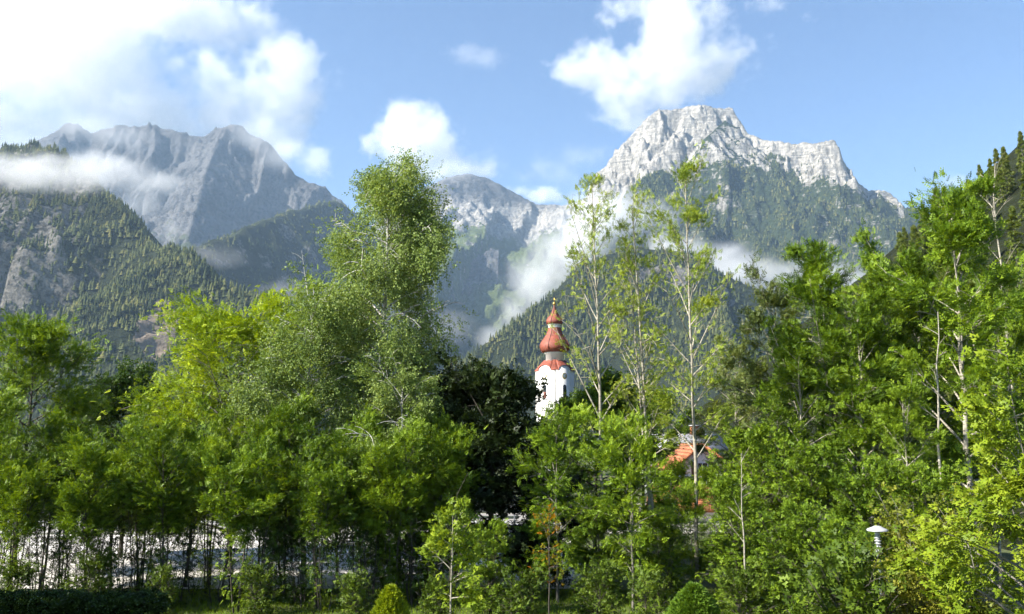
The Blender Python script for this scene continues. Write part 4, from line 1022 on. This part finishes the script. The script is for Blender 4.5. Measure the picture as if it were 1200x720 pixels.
# ------------------------------------------------------------------ cars
M_rubber = plain_mat("tyre_rubber", (0.02, 0.02, 0.02), 0.8, 0.2, 6); M_lamp_red = plain_mat("red_tail_lamp", (0.5, 0.02, 0.015), 0.2, 0.1, 3); M_lamp_w = plain_mat("clear_headlamp", (0.7, 0.7, 0.7), 0.15, 0.1, 3)
def car_paint(n, c):
    m = plain_mat(n, c, 0.3, 0.05, 2); m.node_tree.nodes["Principled BSDF"].inputs["Coat Weight"].default_value = 0.6; return m
def car(px, D, rz, paint, label):
    root = empty("car", (wx(px, 600, D), D, 0.0), rz)
    def loft(name, secs, mat, par):                       # cross-sections along x: (x, half width, z0, z1, top half width)
        V = []; 
        for x, w, z0, z1, tw in secs: V += [(x, -w * 0.94, z0), (x, -w, z0 + 0.15), (x, -w, (z0 + z1) / 2 + 0.05), (x, -tw, z1), (x, tw, z1), (x, w, (z0 + z1) / 2 + 0.05), (x, w, z0 + 0.15), (x, w * 0.94, z0)]
        m = len(secs); i = np.arange(m - 1)[:, None] * 8; k_ = np.arange(8)[None]; k2 = (k_ + 1) % 8
        f = [np.stack([i + k_, i + k2, i + 8 + k2, i + 8 + k_], 2).reshape(-1, 4), np.array([[7, 6, 5, 4, 3, 2, 1, 0], list(range((m - 1) * 8, m * 8))])]
        return mesh_np(name, np.array(V), f, mat, par)
    body = loft("body", [(-2.12, 0.72, 0.38, 0.80, 0.66), (-2.02, 0.82, 0.28, 0.92, 0.74), (-1.2, 0.88, 0.24, 0.96, 0.80), (0.6, 0.88, 0.24, 0.95, 0.80), (1.5, 0.86, 0.26, 0.86, 0.74), (2.0, 0.78, 0.30, 0.72, 0.64), (2.12, 0.66, 0.38, 0.62, 0.55)], paint, root)
    loft("cabin", [(-2.0, 0.74, 0.90, 0.95, 0.70), (-1.55, 0.78, 0.90, 1.38, 0.58), (-0.9, 0.79, 0.90, 1.47, 0.60), (0.1, 0.79, 0.90, 1.44, 0.60), (0.95, 0.76, 0.88, 0.96, 0.68)], M_glassd, root)
    loft("roof_panel", [(-1.6, 0.55, 1.34, 1.40, 0.54), (-0.9, 0.61, 1.40, 1.50, 0.58), (0.1, 0.61, 1.38, 1.47, 0.58), (0.3, 0.57, 1.30, 1.36, 0.55)], paint, root)
    for x in (-1.3, 1.32):
        for s in (-1, 1):
            a = np.linspace(0, 2 * np.pi, 18, endpoint=False)
            prof = [(0.20, -0.10), (0.31, -0.11), (0.325, -0.06), (0.325, 0.06), (0.31, 0.11), (0.20, 0.10)]
            V = np.concatenate([np.stack([x + rr * np.cos(a), np.full(18, s * 0.78 + yy), 0.325 + rr * np.sin(a)], 1) for rr, yy in prof]); i = np.arange(5)[:, None] * 18; k_ = np.arange(18)[None]; k2 = (k_ + 1) % 18
            w = mesh_np("wheel", V, [np.stack([i + k_, i + k2, i + 18 + k2, i + 18 + k_], 2).reshape(-1, 4)], M_rubber, root, smooth=True)
            V = np.stack([x + 0.2 * np.cos(a), np.full(18, s * 0.86), 0.325 + 0.2 * np.sin(a)], 1); mesh_np("rim", np.concatenate([V, V - [0, s * 0.1, 0]]), [np.arange(18)[None], (np.arange(18)[::-1] + 18)[None]], M_steel, w)
    for s in (-1, 1):
        box_obj("tail_light", (-2.13, s * 0.62 - 0.12, 0.66), (-1.98, s * 0.62 + 0.12, 0.86), M_lamp_red, root, 0.02); box_obj("headlight", (1.96, s * 0.56 - 0.16, 0.56), (2.1, s * 0.56 + 0.16, 0.70), M_lamp_w, root, 0.02)
        box_obj("side_mirror", (0.55, s * 0.93 - 0.09, 0.92), (0.68, s * 0.93 + 0.09, 1.06), paint, root, 0.03)
    box_obj("number_plate", (-2.15, -0.26, 0.48), (-2.11, 0.26, 0.59), M_white, root)
    tag(root, label, "car", "parked cars"); return root
car(416, 79, R(100), car_paint("dark_blue_car_paint", (0.02, 0.04, 0.16)), "dark blue car parked beyond the car park below the tall birch")
car(22, 84, R(10), car_paint("light_blue_car_paint", (0.18, 0.30, 0.48)), "light blue car on the road at the far left")
car(146, 85, R(172), car_paint("white_car_paint", (0.72, 0.72, 0.72)), "white car on the road behind the left saplings")
car(622, 64, R(15), car_paint("silver_car_paint", (0.42, 0.44, 0.45)), "silver car behind the autumn-leaved young tree")

# ------------------------------------------------------------------ guard rail, lamp, post
gr = empty("guard_rail", (0, 77.6, 0)); M_rail = plain_mat("weathered_green_timber", (0.055, 0.075, 0.06), 0.7, 0.25, 3)
for i in range(23):
    x = -50 + i * 2.2
    box_obj("post", (x - 0.07, -0.07, -0.2), (x + 0.07, 0.07, 0.95), M_rail, gr, 0.01)
    box_obj("rail", (x + 0.01, -0.12, 0.62), (x + 2.19, -0.073, 0.88), M_rail, gr, 0.01); box_obj("rail", (x + 0.01, -0.12, 0.26), (x + 2.19, -0.073, 0.40), M_steel, gr, 0.01)
tag(gr, "dark horizontal guard rail beside the road behind the saplings", "guard rail")
wl = empty("low_wall", (0, 91, 0))
for i in range(36): box_obj("coping", (-70 + i * 2.5, -0.25, 0.75), (-70 + i * 2.5 + 2.48, 0.25, 0.87), M_conc, wl, 0.02)
box_obj("wall_face", (-70, -0.18, -0.2), (20, 0.18, 0.747), M_conc, wl)
tag(wl, "low pale wall with coping along the far side of the road", "wall")

LD = 27.0
lp = empty("street_lamp", (wx(1028, 620, LD), LD, 0)); zl = hgt(619, LD)
M_lampw = plain_mat("white_lamp_enamel", (0.36, 0.37, 0.39), 0.45, 0.05, 3); M_opal = plain_mat("opal_glass", (0.62, 0.63, 0.62), 0.25, 0.05, 3)
lathe("post", [(0.075, -0.1), (0.075, 0.9), (0.05, 1.0), (0.05, zl - 0.72)], 12, M_rail, lp, 0, True)
lathe("collar", [(0.06, zl - 0.74), (0.085, zl - 0.70), (0.085, zl - 0.60), (0.06, zl - 0.56)], 16, M_lampw, lp, 0, True)
lathe("diffuser", [(0.05, zl - 0.57), (0.06, zl - 0.40), (0.07, zl - 0.16), (0.10, zl - 0.10)], 20, M_opal, lp, 0, True)
for i in range(5): lathe("louvre_ring", [(0.075, zl - 0.54 + i * 0.085), (0.105, zl - 0.56 + i * 0.085), (0.105, zl - 0.55 + i * 0.085), (0.075, zl - 0.525 + i * 0.085)], 20, M_lampw, lp, 0, True, False)
lathe("canopy", [(0.10, zl - 0.13), (0.33, zl - 0.085), (0.335, zl - 0.065), (0.27, zl - 0.02), (0.16, zl + 0.025), (0.10, zl + 0.06), (0.02, zl + 0.07)], 28, M_lampw, lp, 0, True)
tag(lp, "white mushroom-shaped lamp among the bushes at the lower right", "street lamp")
mp = empty("marker_post", (wx(603, 600, 60), 60, 0)); lathe("post", [(0.06, -0.1), (0.055, hgt(585, 60) - 0.1)], 10, M_lampw, mp, 0, True); lathe("cap", [(0.075, hgt(585, 60) - 0.1), (0.075, hgt(585, 60) - 0.03), (0.02, hgt(585, 60))], 10, M_steel, mp, 0, True)
tag(mp, "slim white post seen between dark tree and autumn-leaved young tree", "post")
# ------------------------------------------------------------------ air: haze, mist banks, clouds
hz_lo, hz_hi = (-7000, -300, -6), (7000, 8900, 2480)
def box_arrays(lo, hi):
    v = [(x, y, z) for z in (lo[2], hi[2]) for y in (lo[1], hi[1]) for x in (lo[0], hi[0])]
    f = [(0, 2, 3, 1), (4, 5, 7, 6), (0, 1, 5, 4), (2, 6, 7, 3), (0, 4, 6, 2), (1, 3, 7, 5)]
    return np.array(v, float), np.array(f)
M_haze = bpy.data.materials.new("haze_air"); M_haze.use_nodes = True
_h = M_haze.node_tree; _h.nodes.clear()
_ho = nd(_h, "ShaderNodeOutputMaterial"); _hv = nd(_h, "ShaderNodeVolumePrincipled")
_hv.inputs["Color"].default_value = (0.52, 0.73, 1.0, 1); _hv.inputs["Density"].default_value = 4.4e-5; _hv.inputs["Anisotropy"].default_value = 0.2
_h.links.new(_hv.outputs[0], _ho.inputs["Volume"])
v, f = box_arrays(hz_lo, hz_hi)
haze = mesh_np("haze", v, f, M_haze)
tag(haze, "thin blue valley haze between the viewer and the mountains", "haze", kind="stuff")

def cloud(name, label, blobs, D, density, scale, amp=2.0, soft=0.35, res=16.0, thick=0.5, stretch=(1, 1, 1), seed=0.0, detail=5, sharp=1.0, cat="cloud", rough=0.55, lac=2.0, fine=0.45):
    """billowing volume; blobs = (px, py, half width px, half height px[, depth]) placed at their own depth"""
    B = []
    for b in blobs:
        d = b[4] if len(b) > 4 else D
        p = W(b[0], b[1], d); k = d / FOC
        B.append((p, (b[2] * k, max(b[2] * thick, b[3]) * k, b[3] * k)))
    lo = np.min([[p[i] - r[i] * 1.15 for i in range(3)] for p, r in B], 0); hi = np.max([[p[i] + r[i] * 1.15 for i in range(3)] for p, r in B], 0)
    c = (lo + hi) / 2
    vol = bpy.data.volumes.new(name); o = bpy.data.objects.new(name, vol); COL.objects.link(o); o.location = c
    ng = bpy.data.node_groups.new(name + "_density", 'GeometryNodeTree')
    ng.interface.new_socket('Geometry', in_out='INPUT', socket_type='NodeSocketGeometry')
    ng.interface.new_socket('Geometry', in_out='OUTPUT', socket_type='NodeSocketGeometry')
    L = ng.links.new
    out = nd(ng, 'NodeGroupOutput'); vc = nd(ng, 'GeometryNodeVolumeCube'); pos = nd(ng, 'GeometryNodeInputPosition').outputs[0]
    acc = None
    for p, r in B:
        s = nd(ng, 'ShaderNodeVectorMath', operation='SUBTRACT'); L(pos, s.inputs[0]); s.inputs[1].default_value = tuple(np.array(p) - c)
        q = nd(ng, 'ShaderNodeVectorMath', operation='DIVIDE'); L(s.outputs[0], q.inputs[0]); q.inputs[1].default_value = r
        l = nd(ng, 'ShaderNodeVectorMath', operation='LENGTH'); L(q.outputs[0], l.inputs[0])
        m = mth(ng, 'SUBTRACT', 1.0, l.outputs['Value'])
        acc = m if acc is None else mth(ng, 'SMOOTH_MAX', acc, m, 0.25)
    off = nd(ng, 'ShaderNodeVectorMath', operation='ADD'); L(pos, off.inputs[0]); off.inputs[1].default_value = (seed * 1000, seed * 370, 0)
    st = nd(ng, 'ShaderNodeVectorMath', operation='MULTIPLY'); L(off.outputs[0], st.inputs[0]); st.inputs[1].default_value = stretch
    n = nd(ng, 'ShaderNodeTexNoise'); L(st.outputs[0], n.inputs['Vector']); n.inputs['Scale'].default_value = 1.0 / scale; n.inputs['Detail'].default_value = detail
    n.inputs['Roughness'].default_value = rough; n.inputs['Distortion'].default_value = 0.25; n.inputs['Lacunarity'].default_value = lac
    t = mth(ng, 'MULTIPLY_ADD', mth(ng, 'SUBTRACT', n.outputs[0], 0.5), amp, mth(ng, 'SUBTRACT', acc, 0.22))
    n2 = nd(ng, 'ShaderNodeTexNoise'); L(st.outputs[0], n2.inputs['Vector']); n2.inputs['Scale'].default_value = 5.3 / scale; n2.inputs['Detail'].default_value = 3; n2.inputs['Roughness'].default_value = 0.6
    t = mth(ng, 'MULTIPLY_ADD', mth(ng, 'SUBTRACT', n2.outputs[0], 0.5), amp * fine, t)
    # nothing may reach the sides of the block
    edge = mth(ng, 'MULTIPLY', mth(ng, 'MINIMUM', mth(ng, 'ADD', acc, 0.15), 0.3), 3.3)
    mr = nd(ng, 'ShaderNodeMapRange', interpolation_type='SMOOTHSTEP'); L(t, mr.inputs[0]); mr.inputs[1].default_value = 0.0; mr.inputs[2].default_value = soft
    dn = mth(ng, 'MULTIPLY', mr.outputs[0], mth(ng, 'MAXIMUM', mth(ng, 'MINIMUM', edge, 1.0), 0.0))
    L(dn, vc.inputs['Density'])
    vc.inputs['Min'].default_value = tuple(lo - c); vc.inputs['Max'].default_value = tuple(hi - c)
    for nme, k in zip(('Resolution X', 'Resolution Y', 'Resolution Z'), hi - lo): vc.inputs[nme].default_value = int(min(420, max(12, k / res)))
    mat = bpy.data.materials.new(name + "_vapour"); mat.use_nodes = True; t_ = mat.node_tree; t_.nodes.clear()
    mo = nd(t_, 'ShaderNodeOutputMaterial'); pv = nd(t_, 'ShaderNodeVolumePrincipled'); t_.links.new(pv.outputs[0], mo.inputs['Volume'])
    pv.inputs['Color'].default_value = (0.995, 0.995, 0.995, 1); pv.inputs['Density'].default_value = density; pv.inputs['Anisotropy'].default_value = 0.1
    sm = nd(ng, 'GeometryNodeSetMaterial'); L(vc.outputs[0], sm.inputs[0]); sm.inputs['Material'].default_value = mat; L(sm.outputs[0], out.inputs[0])
    vol.materials.append(mat)
    md = o.modifiers.new("vapour", 'NODES'); md.node_group = ng
    tag(o, label, cat)
    return o

if CLOUDS:
    # clouds of the open sky, beyond the haze
    cloud("cloud", "huge white cloud over the grey massif at the left",
          [(40, 60, 190, 125), (150, 110, 180, 95), (60, 150, 160, 70), (235, 30, 95, 60), (255, 125, 120, 75), (330, 75, 80, 50), (320, 120, 75, 75), (-90, 90, 200, 140), (340, 155, 40, 40), (120, 0, 190, 90)],
          10800, 0.0017, 1300, 3.6, 0.4, 20, 0.35, seed=1.2, rough=0.6, detail=6)
    cloud("cloud", "large ragged white cloud above the white summit",
          [(800, 40, 100, 65), (770, 80, 110, 55), (830, 75, 75, 50), (750, 110, 75, 48), (745, 140, 60, 34), (690, 75, 70, 34), (745, 15, 65, 38), (875, 55, 60, 34), (850, 15, 50, 50)],
          11500, 0.0021, 950, 3.3, 0.45, 19, 0.4, seed=3.1, rough=0.62, detail=6)
    cloud("cloud", "white cloud rising from the distant central peak",
          [(500, 168, 75, 46), (480, 150, 46, 38), (530, 190, 70, 34), (460, 178, 60, 26), (490, 198, 75, 30), (555, 200, 50, 22)],
          9600, 0.0028, 620, 2.9, 0.45, 14, 0.4, seed=4.4, rough=0.6, detail=5)
    cloud("cloud", "tiny thin cloud wisp in the blue middle sky", [(562, 68, 44, 20), (545, 62, 34, 15)], 11000, 0.0012, 520, 2.6, 0.9, 12, 0.5, seed=5.0, rough=0.65)
    cloud("cloud", "small cloud puff at the end of the grey ridge", [(365, 190, 38, 30), (345, 175, 34, 24), (375, 185, 24, 20)], 9400, 0.003, 480, 2.2, 0.6, 11, 0.5, seed=6.0, rough=0.6)
    cloud("cloud", "small bright cloud behind the saddle beside the central peak", [(632, 230, 36, 15), (612, 226, 26, 12)], 9300, 0.005, 340, 2.0, 0.5, 9, 0.5, seed=7.0)
    cloud("cloud", "thin cloud scrap at the top edge above the summit cloud", [(905, 4, 40, 20), (945, 20, 24, 12)], 11000, 0.0022, 520, 2.6, 0.9, 12, 0.5, seed=8.0, rough=0.65)
    cloud("cloud", "faint cloud smudge low in the sky at the right", [(1122, 214, 36, 16)], 11000, 0.0032, 600, 1.8, 0.8, 12, 0.5, seed=9.0, rough=0.6)
    cloud("cloud", "faint veil of cloud left of the white summit", [(640, 205, 60, 30), (690, 185, 50, 26)], 9800, 0.0010, 500, 2.4, 0.9, 16, 0.4, seed=9.7, rough=0.65)
    # mist banks among the mountains
    cloud("mist_bank", "long white mist bank across the top of the left hill",
          [(30, 202, 130, 36), (120, 200, 110, 34), (185, 214, 70, 24), (-60, 205, 120, 42)], 2000, 0.012, 260, 1.9, 0.7, 5, 0.4, (1, 1, 1.3), 11.0, cat="mist", rough=0.6)
    cloud("mist_bank", "cloud shreds veiling the crest of the grey massif", [(100, 148, 90, 26), (140, 160, 60, 24), (300, 158, 55, 30), (330, 180, 34, 30), (20, 165, 80, 28)], 5600, 0.0024, 520, 1.9, 0.8, 12, 0.3, seed=12.0, cat="mist", rough=0.6)
    cloud("mist_bank", "thick mist pouring down the gap between central valley and white mountain",
          [(600, 368, 42, 42, 3050), (625, 335, 66, 58, 3150), (665, 300, 76, 60, 3250), (705, 264, 80, 54, 3350), (755, 252, 70, 42, 3400), (578, 395, 34, 32, 3000)], 3200, 0.0085, 330, 1.9, 0.8, 7, 0.4, seed=13.0, cat="mist", rough=0.58)
    cloud("mist_bank", "flat mist layer below the white mountain behind the ash trees",
          [(845, 318, 80, 52, 3150), (910, 324, 100, 38, 3150), (990, 326, 105, 36, 3150), (1070, 322, 80, 34, 3150), (790, 296, 66, 42, 3200)], 3150, 0.0085, 300, 1.8, 0.8, 7, 0.4, (1, 1, 1.2), 14.0, cat="mist", rough=0.58)
    cloud("mist_bank", "faint mist wisps in the hollow behind the left hill", [(205, 268, 60, 34, 2650), (250, 300, 60, 24, 2600), (330, 345, 60, 26, 2500), (170, 240, 55, 28, 2750)], 2650, 0.0035, 240, 2.0, 0.9, 7, 0.4, seed=15.0, cat="mist", rough=0.6)
    cloud("mist_bank", "cloud cap resting on the distant central peak", [(548, 199, 52, 17, 7250), (515, 205, 40, 15, 7250)], 7250, 0.006, 300, 1.6, 0.8, 10, 0.4, seed=16.0, cat="mist", rough=0.6)
    cloud("mist_bank", "bluish mist in the shaded valley floor right of the birch", [(520, 385, 60, 30, 3300), (470, 372, 60, 34, 3300)], 3300, 0.0025, 260, 1.8, 0.9, 8, 0.4, seed=17.0, cat="mist", rough=0.6)
